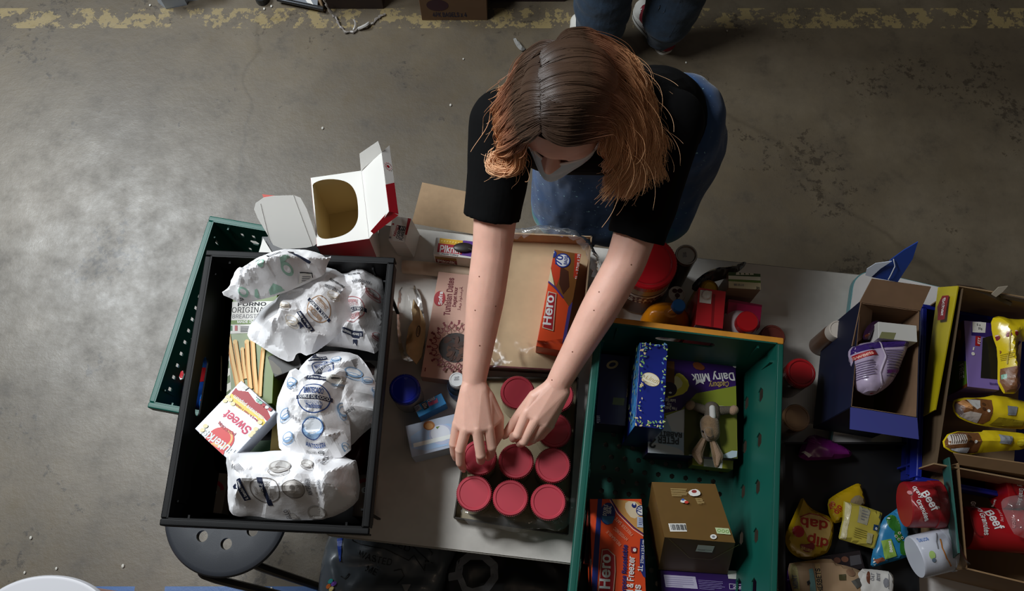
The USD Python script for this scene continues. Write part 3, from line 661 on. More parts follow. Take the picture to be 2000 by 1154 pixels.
LG = [(0.0, [(1056, 258, 1.452), (1042, 272, 1.43), (1024, 282, 1.40), (1004, 290, 1.37), (990, 308, 1.335), (976, 326, 1.305), (966, 330, 1.29)]),
      (.30, [(1054, 220, 1.463), (1030, 226, 1.445), (1006, 240, 1.41), (990, 262, 1.37), (986, 290, 1.335), (994, 312, 1.305), (984, 334, 1.285)]),
      (.60, [(1058, 165, 1.468), (1030, 168, 1.445), (1003, 185, 1.41), (985, 212, 1.37), (975, 240, 1.335), (980, 268, 1.31), (986, 290, 1.295)]),
      (1.0, [(1074, 98, 1.43), (1042, 108, 1.41), (1012, 132, 1.38), (994, 162, 1.35), (980, 192, 1.325), (970, 206, 1.30), (976, 228, 1.29)]),
      (1.3, [(1086, 80, 1.41), (1056, 80, 1.385), (1030, 98, 1.35), (1010, 126, 1.32), (994, 156, 1.295), (982, 182, 1.28), (980, 205, 1.27)])]
def guide(G, a):
    ks = [g[0] for g in G]; i = min(max(np.searchsorted(ks, a) - 1, 0), len(G) - 2); t = (a - ks[i]) / (ks[i + 1] - ks[i])
    A = np.array([W(*p) for p in G[i][1]]); B = np.array([W(*p) for p in G[i + 1][1]]); return A * (1 - t) + B * t
curves, radii, alongs = [], [], []
def strands(G, n, clumps, wave, frizz, seed):
    r = np.random.RandomState(seed); ca = np.sort(r.uniform(0, G[-1][0], clumps)); cph = r.uniform(0, 6.28, clumps); cfr = r.uniform(1.5, 2.7, clumps); clay = r.uniform(0, 1, clumps); cof = r.normal(0, 1, (clumps, 3))
    for k in range(n):
        c = r.randint(clumps); a = np.clip(ca[c] + r.normal(0, .014), 0, G[-1][0]); g = guide(G, a); L = 30
        s0 = 0 if r.rand() < .55 else r.uniform(0, .35); t = np.linspace(s0, 1 - r.rand() * .12, L)
        from scipy.interpolate import PchipInterpolator
        q = PchipInterpolator(np.linspace(0, 1, len(g)), g)(t)
        lay = clay[c] * .8 + r.rand() * .2; cen = H(0, -.01, .0)
        q = q + (cen - q) * (lay * .16 * np.clip((t - .25) * 1.6, 0, 1))[:, None]        # inner layers
        tg = nrm(q[-1] - q[L // 2]); sd = nrm(np.cross(tg, q[L // 2] - cen)); ou = nrm(q[L // 2] - cen)
        amp = wave * np.clip((t - .28) / .45, 0, 1)
        q = q + np.outer(amp * np.sin(cph[c] + t * cfr[c] * 6.28), sd) + np.outer(amp * .7 * np.cos(cph[c] + t * cfr[c] * 6.28), ou)
        q = q + cof[c] * .006 * (t ** 1.5)[:, None] + r.normal(0, 1, 3) * (.0012 + frizz * (t ** 2)[:, None])
        if r.rand() < .04: q = q + r.normal(0, 1, 3) * (.022 * t ** 2)[:, None]
        q = np.array([skull(p, .001 + .004 * (1 - lay)) for p in q])
        curves.append(q); w = (.0007 if r.rand() < .85 else .0011) * np.linspace(1, .45, L); radii.append(w); alongs.append(t if G is RG else t * .78)
strands(RG, 9500, 130, .0175, .0035, 1); strands(LG, 4200, 50, .011, .004, 2)
# loose curl at the left cheek
for k in range(110):
    r = np.random.RandomState(900 + k); th = np.linspace(0, 1, 30)
    g = np.array([W(*p) for p in [(1012, 262, 1.37), (1014, 300, 1.345), (1012, 322, 1.325), (996, 336, 1.312), (972, 334, 1.305), (958, 322, 1.303), (962, 306, 1.306), (974, 298, 1.31)]])
    from scipy.interpolate import PchipInterpolator
    q = PchipInterpolator(np.linspace(0, 1, len(g)), g)(th * r.uniform(.75, 1)) + r.normal(0, .0042, 3) + np.outer(th, r.normal(0, .003, 3))
    curves.append(q); radii.append(np.full(30, .0006)); alongs.append(.5 + .35 * th)
cu = UsdGeom.BasisCurves.Define(stage, hpath + '/hair_strands')
allp = (np.vstack(curves) - woman.M[:3, 3]).astype(np.float32)
cu.CreatePointsAttr(Vt.Vec3fArray.FromNumpy(allp)); cu.CreateCurveVertexCountsAttr(Vt.IntArray([len(c) for c in curves])); cu.CreateTypeAttr('linear')
cu.CreateWidthsAttr(Vt.FloatArray.FromNumpy((np.concatenate(radii) * 2).astype(np.float32))); cu.SetWidthsInterpolation('vertex')
UsdShade.MaterialBindingAPI.Apply(cu.GetPrim()).Bind(HM)
UsdGeom.PrimvarsAPI(cu).CreatePrimvar('along', Sdf.ValueTypeNames.FloatArray, 'vertex').Set(Vt.FloatArray.FromNumpy(np.concatenate(alongs).astype(np.float32)))
cu.GetPrim().SetCustomDataByKey('kind', 'stuff')

# ================================================================== second person standing behind, cropped at the legs
other = Thing('person', 'person in blue jeans and red canvas shoes standing behind, cropped at the legs', 'person', (.43, 1.95, 0))
jeans = mat('#22364a', .85, var=.25, vs=30, bump=.3, bs=60, sheen=.1); canvas = mat('#7a1526', .8, bump=.1, bs=900); wht = mat('#d5d2ca', .55)
hx = [(W(1185, 112, 0), W(1121, 42, 0)), (W(1304, 106, 0), W(1246, 12, 0))]
lg = []
for i, (he, to) in enumerate(hx):
    d = nrm(to - he); an = he + d * .06
    kn = an + [(.0, .035)[i], .02, .46]; hp = np.array([.43 + (-.085, .095)[i], 1.98, .90])
    lg.append(limb((an + [0, -.01, .055], .056), (an + [0.0, -.012, .15], .086), (an * .5 + kn * .5, .100), (kn, .092), (hp, .10)))
    pl, up, cap_, q = shoe_mesh(he, to, .050)
    sp = other.add('shoe', up, canvas, label='dark red canvas shoe with white laces'); other.add('toe_cap', cap_, wht, parent=sp)
    other.add('sole', prism(pl, 0, .024), wht, parent=sp); other.add('sole_stripe', prism(pl.buffer(.0008).difference(pl.buffer(-.002)), .016, .019), mat('#1c1a1c', .6), parent=sp)
    lc = [tube([q(.35 + .07 * k, -.35, .072 - .006 * k), q(.37 + .07 * k, 0, .080 - .006 * k), q(.39 + .07 * k, .35, .072 - .006 * k)], .003, 6) for k in range(5)]
    lc += [tube(spline([q(.40, 0, .085), q(.38, sg * .35, .098), q(.30, sg * .55, .090), q(.36, sg * .1, .086)], 14), .0028, 6) for sg in (-1, 1)]
    other.add('laces', cat_(lc), mat('#e6e3da', .7), parent=sp)
lg.append(hull((np.array([.35, 1.98, .92]), .11), (np.array([.52, 1.98, .92]), .11)))
obody = soft(fuse(*lg), .014, 8)
obody.vertices += obody.vertex_normals * ((meshkit.fbm(obody.vertices * [10, 10, 28], 3, 4) - .5) * .016)[:, None]
other.add('jeans', obody, jeans, smooth=True)
oh = fuse(hull((np.array([.435, 2.0, 1.58]), .085), (np.array([.435, 2.02, 1.62]), .085), (np.array([.435, 2.05, 1.54]), .05)), limb((np.array([.435, 2.0, 1.38]), .055), (np.array([.435, 2.0, 1.55]), .055)))
other.add('head', soft(oh, .012, 8), skin, smooth=True)
osh = fuse(hull((np.array([.36, 1.99, 1.0]), .115), (np.array([.51, 1.99, 1.0]), .115), (np.array([.32, 2.0, 1.36]), .09), (np.array([.55, 2.0, 1.36]), .09)), *[limb((np.array([.435 + s * .15, 2.0, 1.38]), .062), (np.array([.435 + s * .19, 2.0, 1.12]), .05), (np.array([.435 + s * .17, 2.06, .92]), .042)) for s in (-1, 1)])
other.add('sweater', soft(osh, .014, 8), mat('#20242c', .85), smooth=True)
# ================================================================== common packaging colours
card = mat('#a98d6d', .8, var=.06, vs=60, bump=.05, bs=400); card_in = mat('#b59b7c', .85, var=.05, vs=50)
white_card = mat('#dedcd6', .55); white_gl = mat('#d8dade', .25); paper = mat('#f0eff0', .62, bump=.10, bs=120)
red_c = mat('#a3141f', .45); navy = mat('#1b2440', .6); black_ink = mat('#1c1c22', .7); grey_ink = mat('#77777c', .7); white_ink = mat('#e2e2e0', .5)
purple = mat('#35195e', .3); yellow = mat('#d9b51e', .35); orange = mat('#dd4a1e', .38); blue_ink = mat('#2f4f8e', .6); lblue = mat('#8fb0d2', .6); green_ink = mat('#5f7d2a', .5)
clear = film(fac=-.02, rough=.2, bs=25, bump=.4); clear_hazy = film(fac=.02, haze=.10, rough=.15, bs=50, bump=.7); gold_ink = mat('#b9a06a', .5); tan_ink = mat('#b7906c', .6); pale_green = mat('#9fc7b4', .6); pale_red = mat('#c98a8c', .6); pale_grey = mat('#b5b0ab', .6)
wood = mat('#c9a878', .6, var=.12, vs=40)

# ================================================================== things in the black crate
carton_bits = [((395, 921), (441, 918), (433, 1003), (393, 1000), (417, 957)), ((690, 920), (728, 917), (724, 1010), (688, 1008), (712, 953))]
for i, (a, b, c, d, e) in enumerate(carton_bits):
    z = .80
    t = carton('small_carton', ['small tan carton with a red arc at the near left corner of the black crate', 'small tan carton with a red arc at the near right corner of the black crate'][i], 'carton', d, c, a, z, .05, mat('#8d7867', .45))
    t.deco.ell(e, 17, 15, red_c, w=7, seg=(0, 180)); t.deco.ell((e[0], e[1] + 4), 6, 6, white_card); t.deco.text('c', (e[0] - 2, e[1] + 7), (e[0] + 2, e[1] + 7), 8, black_ink); t.deco.done()
t = carton('brown_packet', 'flat brown packet with a white edge under the blue printed bag at the crate wall', 'packet', (688, 742), (736, 744), (690, 702), .83, .03, mat('#d5d2cd', .5)); t.deco.poly([(688, 737), (730, 739), (733, 708), (690, 706)], mat('#5a3328', .5), smooth=1); t.deco.done()
t, d, pl = bag('red_snack_packet', 'dark red shiny packet beside the blue printed bags', 'packet', [(675, 838), (735, 842), (730, 925), (668, 930)], .80, .05, .03, mat('#5a1618', .28), seed=4); d.done()
t, d, pl = bag('red_snack_packet', 'bright red packet edge beside the breadstick box', 'packet', [(540, 778), (566, 728), (590, 745), (560, 800)], .84, .03, .02, mat('#b3202b', .3), seed=6); d.done()
t = Thing('cardboard_tray', 'tan rounded cardboard piece standing at the left wall of the black crate', 'cardboard', (*P2(418, 700, .86), BF))
t.add('board', panel([P(405, 645, .90), P(425, 633, .90), P(433, 700, .88), P(432, 764, .86), P(410, 748, .86), P(414, 700, .88)], .003), card)
# breadstick box
bs = carton('breadstick_box', 'green breadstick box with printed golden breadsticks in the black crate', 'box', (441, 792), (532, 788), (432, 577), .925, .165, mat('#5b7226', .4))
d = bs.deco
d.poly([(431, 578), (443, 577), (453, 790), (441, 792)], mat('#d9d6c6', .5))
for k in range(7): d.poly([(431 + k * 1.5, 600 + 28 * k), (442 + k * 1.4, 592 + 28 * k), (443 + k * 1.4, 606 + 28 * k), (431.5 + k * 1.5, 613 + 28 * k)], mat('#4b6120', .5))
d.poly([(446, 590), (536, 588), (540, 648), (450, 652)], white_card)
d.text('FORNO', (463, 598), (520, 597), 7, black_ink); d.text('ORIGINAL', (452, 611), (523, 610), 11, black_ink, bold=False); d.text('BREADSTICKS', (453, 622), (526, 621), 8, grey_ink, bold=False)
d.poly([(448, 626), (538, 624), (539, 632), (449, 634)], green_ink); d.text('MADE IN ITALY', (463, 631), (520, 630), 5, white_ink)
d.poly([(449, 636), (454, 636), (454, 646), (449, 646)], mat('#1f6b3c', .5)); d.poly([(459, 636), (464, 636), (464, 646), (459, 646)], red_c); d.lines((470, 638), (520, 637), (470, 650), 4, grey_ink)
for (x0, y0, x1, y1, w) in [(446, 655, 466, 760, 9), (460, 668, 478, 775, 9), (474, 682, 480, 740, 7), (483, 668, 490, 760, 9), (494, 664, 502, 770, 9), (515, 682, 508, 775, 8)]:
    d.line([(x0, y0), ((x0 + x1) / 2 - 1, (y0 + y1) / 2), (x1, y1)], w, mat('#c8862f', .5), 'printed_breadstick'); d.line([(x0 + 1, y0 + 2), ((x0 + x1) / 2, (y0 + y1) / 2), (x1 + 1, y1)], w * .6, mat('#e3bd78', .5), 'printed_breadstick')
    d.ell((x0, y0), w / 2, w / 2, mat('#e3bd78', .5))
d.done()
# dark shiny pack
t = carton('dark_packet', 'dark glossy block-shaped packet lying across the breadstick box', 'packet', (536, 737), (590, 716), (501, 705), .955, .03, mat('#17140f', .45)); t.deco.poly([(506, 706), (524, 697), (556, 727), (538, 734)], mat('#4a4332', .45), smooth=1); t.deco.done()
t = carton('yellow_carton', 'narrow kraft yellow carton between popcorn box and blue printed bag', 'carton', (527, 882), (548, 882), (524, 815), .86, .11, mat('#a98f4a', .5)); t.deco.done()
t = carton('green_carton', 'small dark green carton under the near white bag', 'carton', (440, 896), (540, 890), (478, 862), .84, .09, mat('#234a2a', .4)); t.deco.done()
# popcorn box : lettering reads upside down
pc = carton('popcorn_box', 'silver and red microwave popcorn box lying upside down to the camera', 'box', (539, 804), (471, 743), (447, 899), 1.008, .055, mat('#ccd2de', .22, metal=.25))
d = pc.deco
d.poly([(461, 757), (465, 762), (485, 765), (500, 785), (520, 795), (532, 823), (526, 828), (510, 810), (490, 800), (470, 785), (452, 768)], red_c)
d.poly([(452, 768), (470, 782), (490, 798), (512, 812), (522, 832), (515, 835), (500, 815), (480, 806), (462, 795), (447, 775)], mat('#e2c53a', .4))
d.text('microwave popcorn', (516, 815), (459, 771), 7, white_ink); d.text('Ready to make 3 minutes', (505, 821), (459, 786), 4, red_c)
d.text('Sweet', (494, 838), (446, 800), 17, mat('#c4174a', .4), shear=.15)
d.ell((431, 858), 27, 24, mat('#cf2a2a', .4)); d.ell((416, 872), 27, 14, mat('#cf2a2a', .4), rot=35); d.ell((434, 856), 19, 17, mat('#e7b26a', .4), w=4, seg=(-150, 60)); d.ell((417, 874), 17, 7, mat('#e7b26a', .4), w=3, seg=(0, 200))
d.text('Butterkist', (462, 880), (398, 834), 16, white_ink, shear=.1); d.text('POPCORN', (463, 846), (430, 822), 6, mat('#b02424', .4), bend=.5)
for x, y in [(445, 775), (450, 781), (455, 789), (440, 783), (500, 838), (495, 845), (490, 850), (508, 825), (402, 832), (396, 840)]: d.ell((x, y), 5, 4, mat('#e9dcae', .5))
for k, c in enumerate((pale_green, pale_green, red_c, white_card, red_c)): d.ell((504 + k * 6, 782 + k * 4.5), 4, 3.4, c); 
d.lines((500, 776), (540, 805), (505, 771), 2, grey_ink)
d.poly([(473, 757), (480, 752), (487, 757), (479, 763)], white_card); d.done()
fd = pc.right(); fd.text('microwave popcorn', (.02, .02), (.11, .02), .010, blue_ink); fd.text('Sweet & simple', (.02, .008), (.08, .008), .007, blue_ink); fd.done()
fd = pc.front(); fd.lines((.01, .045), (.09, .045), (.01, .008), 6, grey_ink); fd.done()

def mantecado(d, col, c, r, rot, words=('MANTECADO', 'DOBLE DE COCO', 'SELECCION', 'Tradicional'), weight=None, logo=None):
    """round emblem with a dark band across, seen at c, radius r px, reading direction rot degrees clockwise in the picture"""
    a = math.radians(rot); ex = np.array([math.cos(a), math.sin(a)]); ey = np.array([math.sin(a), -math.cos(a)])
    def q(x, y): p = np.array(c) + ex * x * r + ey * y * r; return (p[0], p[1])
    d.ell(c, r, r, col, w=max(1.6, r * .07)); d.text(words[0], q(-.62, .30), q(.62, .30), r * .36, col)
    d.poly([q(-1.1, -.10), q(1.1, -.10), q(1.1, .17), q(-1.1, .17)], navy); d.text(words[1], q(-.95, -.05), q(.95, -.05), r * .19, white_ink)
    d.text(words[2], q(-.55, -.38), q(.55, -.38), r * .18, col, bold=False); d.text(words[3], q(-.55, -.66), q(.5, -.66), r * .26, col, shear=.3)
    if logo:
        y = logo
        d.poly([q(-.75, y - .1), q(.85, y - .38), q(.9, y - .02), q(.3, y + .08), q(.2, y + .2), q(-.35, y + .3), q(-.42, y + .18), q(-.7, y + .22)], navy); d.text('R. Sancho Melero', q(-.64, y + .0), q(.82, y - .24), r * .17, white_ink)
        d.poly([q(-.2, y + .35), q(-.05, y + .75), q(.1, y + .5), q(.25, y + .65), q(.2, y + .32)], navy)
def biscuits(d, spots, col, col2):
    for (x, y, r, ro) in spots:
        d.ell((x, y), r, r * .72, col, rot=ro, name='printed_biscuit'); d.ell((x, y - r * .08), r * .8, r * .5, col2, rot=ro, name='printed_biscuit'); d.ell((x, y + r * .55), r * 1.05, r * .5, col, rot=ro, w=1.6, name='printed_biscuit')
def zoom(pts, k, o): return [(o[0] + x / k, o[1] + y / k) for x, y in pts]
o7, k7 = (420, 470), 4.808; o8, k8 = (350, 690), 4.762; o1, k1 = (330, 860), 3.925
# C: red print, right back
tC, d, _ = bag('paper_bag', 'white paper bag with red round print against the right wall of the black crate', 'bag', zoom([(1130, 320), (1300, 245), (1470, 235), (1560, 320), (1592, 500), (1590, 700), (1560, 900), (1530, 1070), (1400, 1030), (1150, 1000), (1010, 990), (1000, 700)], k7, o7), .93, .055, .09, paper, seed=11, crumple=0.026, edge=0.05, flat=.8, n1=24, n2=90, res=.0045, sm=9, group='white paper cake bags')
mantecado(d, pale_red, (692, 610), 24, 180, logo=1.75); d.text('Peso neto 450g', (706, 537), (683, 541), 5, black_ink); d.text('ANTEQUERA', (724, 551), (692, 557), 6, grey_ink); biscuits(d, [(730, 575, 12, 20), (735, 650, 9, 0)], pale_red, paper); d.done()
# B: tan print, two lobes
tB, d, _ = bag('paper_bag', 'white paper bag with beige print and crumpled tail in the middle of the black crate', 'bag', zoom([(290, 905), (310, 800), (330, 770), (420, 640), (540, 560), (700, 430), (1000, 230), (1180, 290), (1365, 460), (1340, 600), (1260, 770), (1100, 930), (880, 1095), (770, 1030), (720, 1150), (560, 1080), (400, 970)], k7, o7), .98, .075, .10, paper, seed=12, crumple=0.034, edge=0.075, flat=.8, n1=24, n2=90, res=.0045, sm=9, group='white paper cake bags')
mantecado(d, tan_ink, (622, 602), 23, 225, ('MANTECADO', 'RELLENO', 'SELECCION', 'Chocolate'), logo=1.6); d.text('Peso neto 450g', (671, 554), (644, 541), 5, black_ink); d.text('ANTEQUERA', (667, 565), (636, 555), 6, grey_ink); biscuits(d, [(651, 574, 11, 20), (572, 628, 12, 20), (560, 600, 9, 0)], mat('#d8cdbd', .6), paper); d.done()
# D: blue print behind
tD, d, _ = bag('paper_bag', 'white paper bag with blue biscuit prints leaning on the right crate wall', 'bag', zoom([(1090, 200), (1150, 90), (1280, 0), (1420, -30), (1640, -5), (1710, 60), (1790, 180), (1870, 380), (1850, 470), (1912, 545), (1850, 640), (1700, 760), (1600, 860), (1480, 930), (1300, 700), (1200, 400)], k8, o8), .94, .085, .09, paper, seed=13, crumple=0.028, edge=0.07, flat=.8, n1=24, n2=90, res=.0045, sm=9, group='white paper cake bags')
mantecado(d, blue_ink, (633, 720), 20, -38, logo=1.35); biscuits(d, [(687, 722, 16, 10), (712, 732, 9, -15), (735, 765, 12, 40), (728, 752, 8, 30), (652, 695, 10, 0)], lblue, paper); d.text('Peso neto 450g', (676, 812), (694, 800), 6, black_ink); d.text('RECICLA', (728, 776), (744, 784), 6, black_ink); d.done()
# E: blue front
tE, d, _ = bag('paper_bag', 'upright white paper bag with large blue round print amid the black crate', 'bag', zoom([(1050, 115), (1180, 205), (1360, 180), (1540, 112), (1562, 300), (1560, 500), (1592, 700), (1600, 960), (1250, 990), (930, 950), (905, 650), (900, 450), (960, 300)], k8, o8), 1.0, .055, .12, paper, seed=14, crumple=0.024, edge=0.055, flat=.8, n1=24, n2=90, res=.0045, sm=9, group='white paper cake bags')
mantecado(d, blue_ink, (617, 782), 29, 0, logo=1.62); d.ell((613, 836), 22, 20, lblue); d.ell((613, 833), 18, 15, mat('#dfe3e8', .6)); d.ell((613, 838), 22, 20, blue_ink, w=1.6)
d.text('ANTEQUERA', (595, 868), (633, 870), 7, blue_ink, bend=-.4); d.text('Peso neto', (594, 882), (614, 883), 5, black_ink, bold=False); d.text('450g', (616, 883), (629, 883), 6, black_ink)
biscuits(d, [(571, 748, 13, 25), (553, 805, 13, -30), (666, 795, 14, 80), (560, 852, 14, 0), (672, 870, 10, 60)], lblue, paper); d.poly([(636, 732), (674, 729), (676, 748), (660, 752), (640, 746)], white_card); d.line([(647, 738), (662, 735)], 2, black_ink); d.lines((648, 748), (672, 746), (648, 754), 3, lblue); d.done()
# A: green print, top
tA, d, _ = bag('paper_bag', 'white paper bag with pale green prints lying topmost in the black crate', 'bag', zoom([(40, 495), (130, 430), (150, 345), (330, 195), (560, 92), (820, 75), (1000, 120), (1045, 165), (1100, 130), (1045, 235), (1035, 310), (900, 375), (700, 470), (560, 520), (390, 560), (250, 605), (190, 560)], k7, o7), 1.05, .075, .05, paper, seed=15, crumple=0.026, edge=0.06, flat=.8, n1=24, n2=90, res=.0045, sm=9, group='white paper cake bags')
for q in ([(514, 578), (533, 572), (545, 562), (541, 548), (527, 545), (516, 555)], [(528, 570), (545, 572), (547, 552), (530, 548)], [(551, 520), (570, 508), (566, 503), (552, 512)], [(498, 512), (508, 507), (505, 503), (497, 507)], [(486, 566), (495, 570), (494, 554), (489, 556)]): d.poly(q, pale_green, 'printed_biscuit')
for x, y, r in [(468, 562, 9), (560, 524, 10), (515, 520, 8)]: d.ell((x, y), r, r * .9, pale_green, name='printed_biscuit'); d.ell((x, y), r * .6, r * .5, paper, name='printed_biscuit')
d.line([(526, 494), (524, 504), (530, 508), (543, 502), (549, 493)], 2.2, black_ink); d.poly([(565, 490), (580, 495), (604, 505), (600, 508), (575, 499)], navy); d.poly([(560, 489), (570, 486), (572, 491), (564, 493)], black_ink)
d.poly([(580, 524), (601, 520), (600, 539), (562, 563), (567, 553)], white_card); d.line([(580, 524), (601, 520), (600, 540), (570, 556)], 1.6, black_ink); d.lines((583, 528), (599, 525), (570, 553), 9, grey_ink, .45)
d.poly([(621, 522), (636, 518), (634, 530), (616, 538)], mat('#4f8d6a', .6)); d.text('MANTECADO', (483, 525), (488, 512), 6, grey_ink); d.text('450g', (461, 583), (464, 572), 6, black_ink); d.done()
# F: near, grey print
tF, d, _ = bag('paper_bag', 'white paper bag with grey prints lying along the near rim of the black crate', 'bag', zoom([(440, 108), (500, 80), (650, 95), (860, 75), (1120, 85), (1300, 98), (1410, 155), (1445, 150), (1472, 430), (1400, 520), (1220, 605), (1000, 612), (800, 608), (650, 575), (500, 588), (450, 520), (455, 300)], k1, o1), .985, .085, .11, paper, seed=16, crumple=0.028, edge=0.07, flat=.8, n1=24, n2=90, res=.0045, sm=9, group='white paper cake bags')
d.ell((522, 958), 31, 22, mat('#8a8480', .6), w=2); d.poly([(510, 936), (520, 936), (527, 978), (527, 985), (517, 985)], navy); d.text('DOBLE', (513, 972), (520, 948), 7, white_ink); d.text('MANTECADO', (532, 974), (534, 944), 8, pale_grey); d.text('Cacao', (505, 966), (505, 952), 6, pale_grey)
d.poly([(470, 940), (480, 938), (484, 965), (487, 974), (474, 977), (470, 960)], navy); d.text('R. Sancho Melero', (483, 973), (475, 942), 5, white_ink); d.poly([(455, 950), (466, 946), (464, 952), (468, 956), (458, 955)], navy)
d.ell((580, 958), 21, 15, pale_grey); d.ell((577, 957), 11, 9, mat('#d5d0cb', .6)); d.ell((580, 957), 5, 4, mat('#9a9590', .6)); d.ell((580, 958), 22, 16, mat('#8a8480', .6), w=1.4)
d.text('ANTEQUERA', (612, 968), (611, 938), 7, grey_ink); d.text('Peso neto 450g', (632, 968), (630, 941), 6, grey_ink); biscuits(d, [(549, 912, 19, 0), (611, 1000, 20, 5), (560, 1005, 9, 0), (600, 905, 12, 20)], pale_grey, mat('#dcd9d5', .6))
d.text('BELLO', (556, 1012), (553, 992), 8, grey_ink); d.lines((468, 906), (484, 920), (458, 915), 7, grey_ink, .4); d.line([(456, 916), (459, 908)], 2, black_ink); d.text('RECICLA', (631, 906), (636, 889), 7, black_ink); d.done()

# things in the green crate on the left
t, d, _ = bag('crisp_packet', 'blue and red crisp packet in the corner of the left green crate', 'packet', [(360, 692), (400, 690), (425, 720), (420, 800), (340, 797), (338, 748)], .575, .05, .05, mat('#173f8c', .22), seed=21, crumple=.012)
d.poly([(350, 722), (425, 715), (425, 740), (345, 762)], red_c); d.text("SNAX", (352, 772), (366, 742), 13, white_ink); d.poly([(338, 775), (360, 770), (362, 785), (340, 790)], mat('#3f8fd0', .4)); d.done()
t, d, _ = bag('crisp_packet', 'orange and blue crisp packet seen beside the wall of the black crate', 'packet', [(385, 700), (415, 705), (412, 740), (420, 812), (392, 818), (386, 770)], .58, .045, .045, mat('#2263b0', .25), seed=22); d.poly([(390, 780), (418, 790), (398, 795)], orange); d.done()

# ================================================================== white cereal cartons and cardboard behind the black crate
zc = .955
kb = Thing('cereal_carton', 'open white cereal carton with rounded cut-out and red base at the far left table corner', 'box', (*P2(663, 410, zc), TZ))
TL, TR, BR, BL = P(604, 348, zc), P(704, 333, zc), P(723, 466, zc), P(622, 480, zc)
ex_ = (TR - TL + BR - BL) / 2; ey_ = (TL - BL + TR - BR) / 2; cc = (TL + TR + BR + BL) / 4; ex_[2] = ey_[2] = 0
ey_ = ey_ - ex_ * (ex_ @ ey_) / (ex_ @ ex_)
TL, TR, BR, BL = cc - ex_ / 2 + ey_ / 2, cc + ex_ / 2 + ey_ / 2, cc + ex_ / 2 - ey_ / 2, cc - ex_ / 2 - ey_ / 2
dn = np.array([0, 0, -(zc - TZ - .001)])
holep = chaikin([zp for zp in zpoly([(606, 362), (625, 351), (655, 349), (682, 356), (696, 376), (700, 408), (699, 432), (686, 452), (660, 464), (622, 468), (617, 440), (612, 400)], zc)], 2)
topP = Polygon([p[:2] for p in (BL, BR, TR, TL)]); holeP = Polygon(holep).buffer(0).intersection(topP.buffer(-.003))
kb.add('top_panel', prism(topP.difference(holeP), zc - .001, zc), white_card, smooth=False)
inner_m = mat('#cdb98c', .8)
for a, b, m_, nm in ((BL, BR, red_c, 'front_panel'), (BR, TR, white_card, 'side_panel'), (TR, TL, white_card, 'back_panel'), (TL, BL, red_c, 'side_panel')):
    kb.add(nm, panel([a + [0, 0, -.001], b + [0, 0, -.001], b + dn, a + dn], .001), m_)
    n_ = nrm(np.cross(b - a, [0, 0, 1])) * .0012
    kb.add('liner', panel([a - n_ + [0, 0, -.0015], b - n_ + [0, 0, -.0015], b - n_ + dn, a - n_ + dn], .0008), inner_m)
kb.add('bottom_panel', panel([p + dn * .93 for p in (BL, BR, TR, TL)], .001), inner_m)
kb.add('inner_flap', panel([(BL * .7 + BR * .3) + dn * .86 + ey_ * .05, BR + dn * .86 + ey_ * .05, BR + dn * .86 + ey_ * .45, (BL * .7 + BR * .3) + dn * .86 + ey_ * .45], .001), mat('#b79a68', .8))
fdk = FaceDeco(kb, BL + dn, BR - BL, (0, 0, 1)); fdk.text('ORIGINAL', (.03, .168), (.10, .168), .009, mat('#6d0d16', .5)); fdk.done()
# raised lid
hA, hB = TR + [.001, 0, .001], BR + [.001, 0, .001]; lA, lB = P(745, 298, 1.03), P(760, 413, 1.03)
lid = kb.add('lid', panel([hA, hB, lB, lA], .001), white_card)
gA, gB = P(760.5, 284, 1.012), P(778, 418, 1.012); mA, mB = lA * .45 + lB * .55, gA * .45 + gB * .55
kb.add('lid_edge', panel([lA, mA, mB, gA], .001), white_card, parent=lid); kb.add('lid_edge', panel([mA, lB, gB, mB], .001), red_c, parent=lid)
kb.add('lid_flap', panel([hA + (lA - hA) * .0 + [0, 0, .001], lA + [0, 0, .001], P(740, 274, 1.05), P(701, 301, 1.0)], .001), white_card, parent=lid)
kb.add('lid_flap', panel([lB, gB, P(730, 459, .985), P(724, 449, .985)], .001), red_c, parent=lid)
e1 = nrm(mA - lA); n1 = nrm(np.cross(gA - lA, e1)); fk = FaceDeco(kb, lA + (gA - lA) * .2, gA - lA, e1)
rose = (lA * .72 + lB * .28) * .5 + (gA * .72 + gB * .28) * .5
nn = nrm(np.cross(lB - lA, gA - lA)); nn = nn if nn[2] > 0 else -nn
fk = FaceDeco(kb, rose + nn * .0008, nrm(gA - lA), np.cross(nn, nrm(gA - lA))); fk.put(Point(0, 0).buffer(.0035), red_c, 'printed_emblem')
for k in range(10): fk.put(affinity.rotate(affinity.translate(Point(0, 0).buffer(.0016), .0085, 0), 36 * k, origin=(0, 0)), pale_red, 'printed_emblem')
fk.done()
# left carton with rounded white flap
wc = Thing('flap_carton', 'black and white carton with raised rounded white flap behind the black crate', 'box', (*P2(565, 478, .9), .732))
a, b, c_, d_ = P(508, 492, .90), P(624, 492, .90), P(618, 462, .90), P(512, 462, .90)
wc.add('body', hexa([a, b, c_, d_], [p * [1, 1, 0] + [0, 0, .748] for p in (a, b, c_, d_)]), mat('#17171a', .4))
wc.add('side_panel', panel([P(505, 494, .905), P(532, 494, .905), P(514, 465, .91)], .001), white_card)
pts = zoom([(60, 590), (72, 545), (130, 505), (200, 493), (350, 489), (400, 508), (445, 590), (480, 690), (525, 830), (500, 855), (440, 870), (270, 880), (200, 850), (150, 760), (90, 660)], 3.723, (480, 250))
def fz(x, y): return .935 + (490 - y) * .00075
pl = panel([P(x, y, fz(x, y)) for x, y in pts], .001)
wc.add('rounded_flap', pl, white_card)
flp = P(560, 430, fz(560, 430)); 
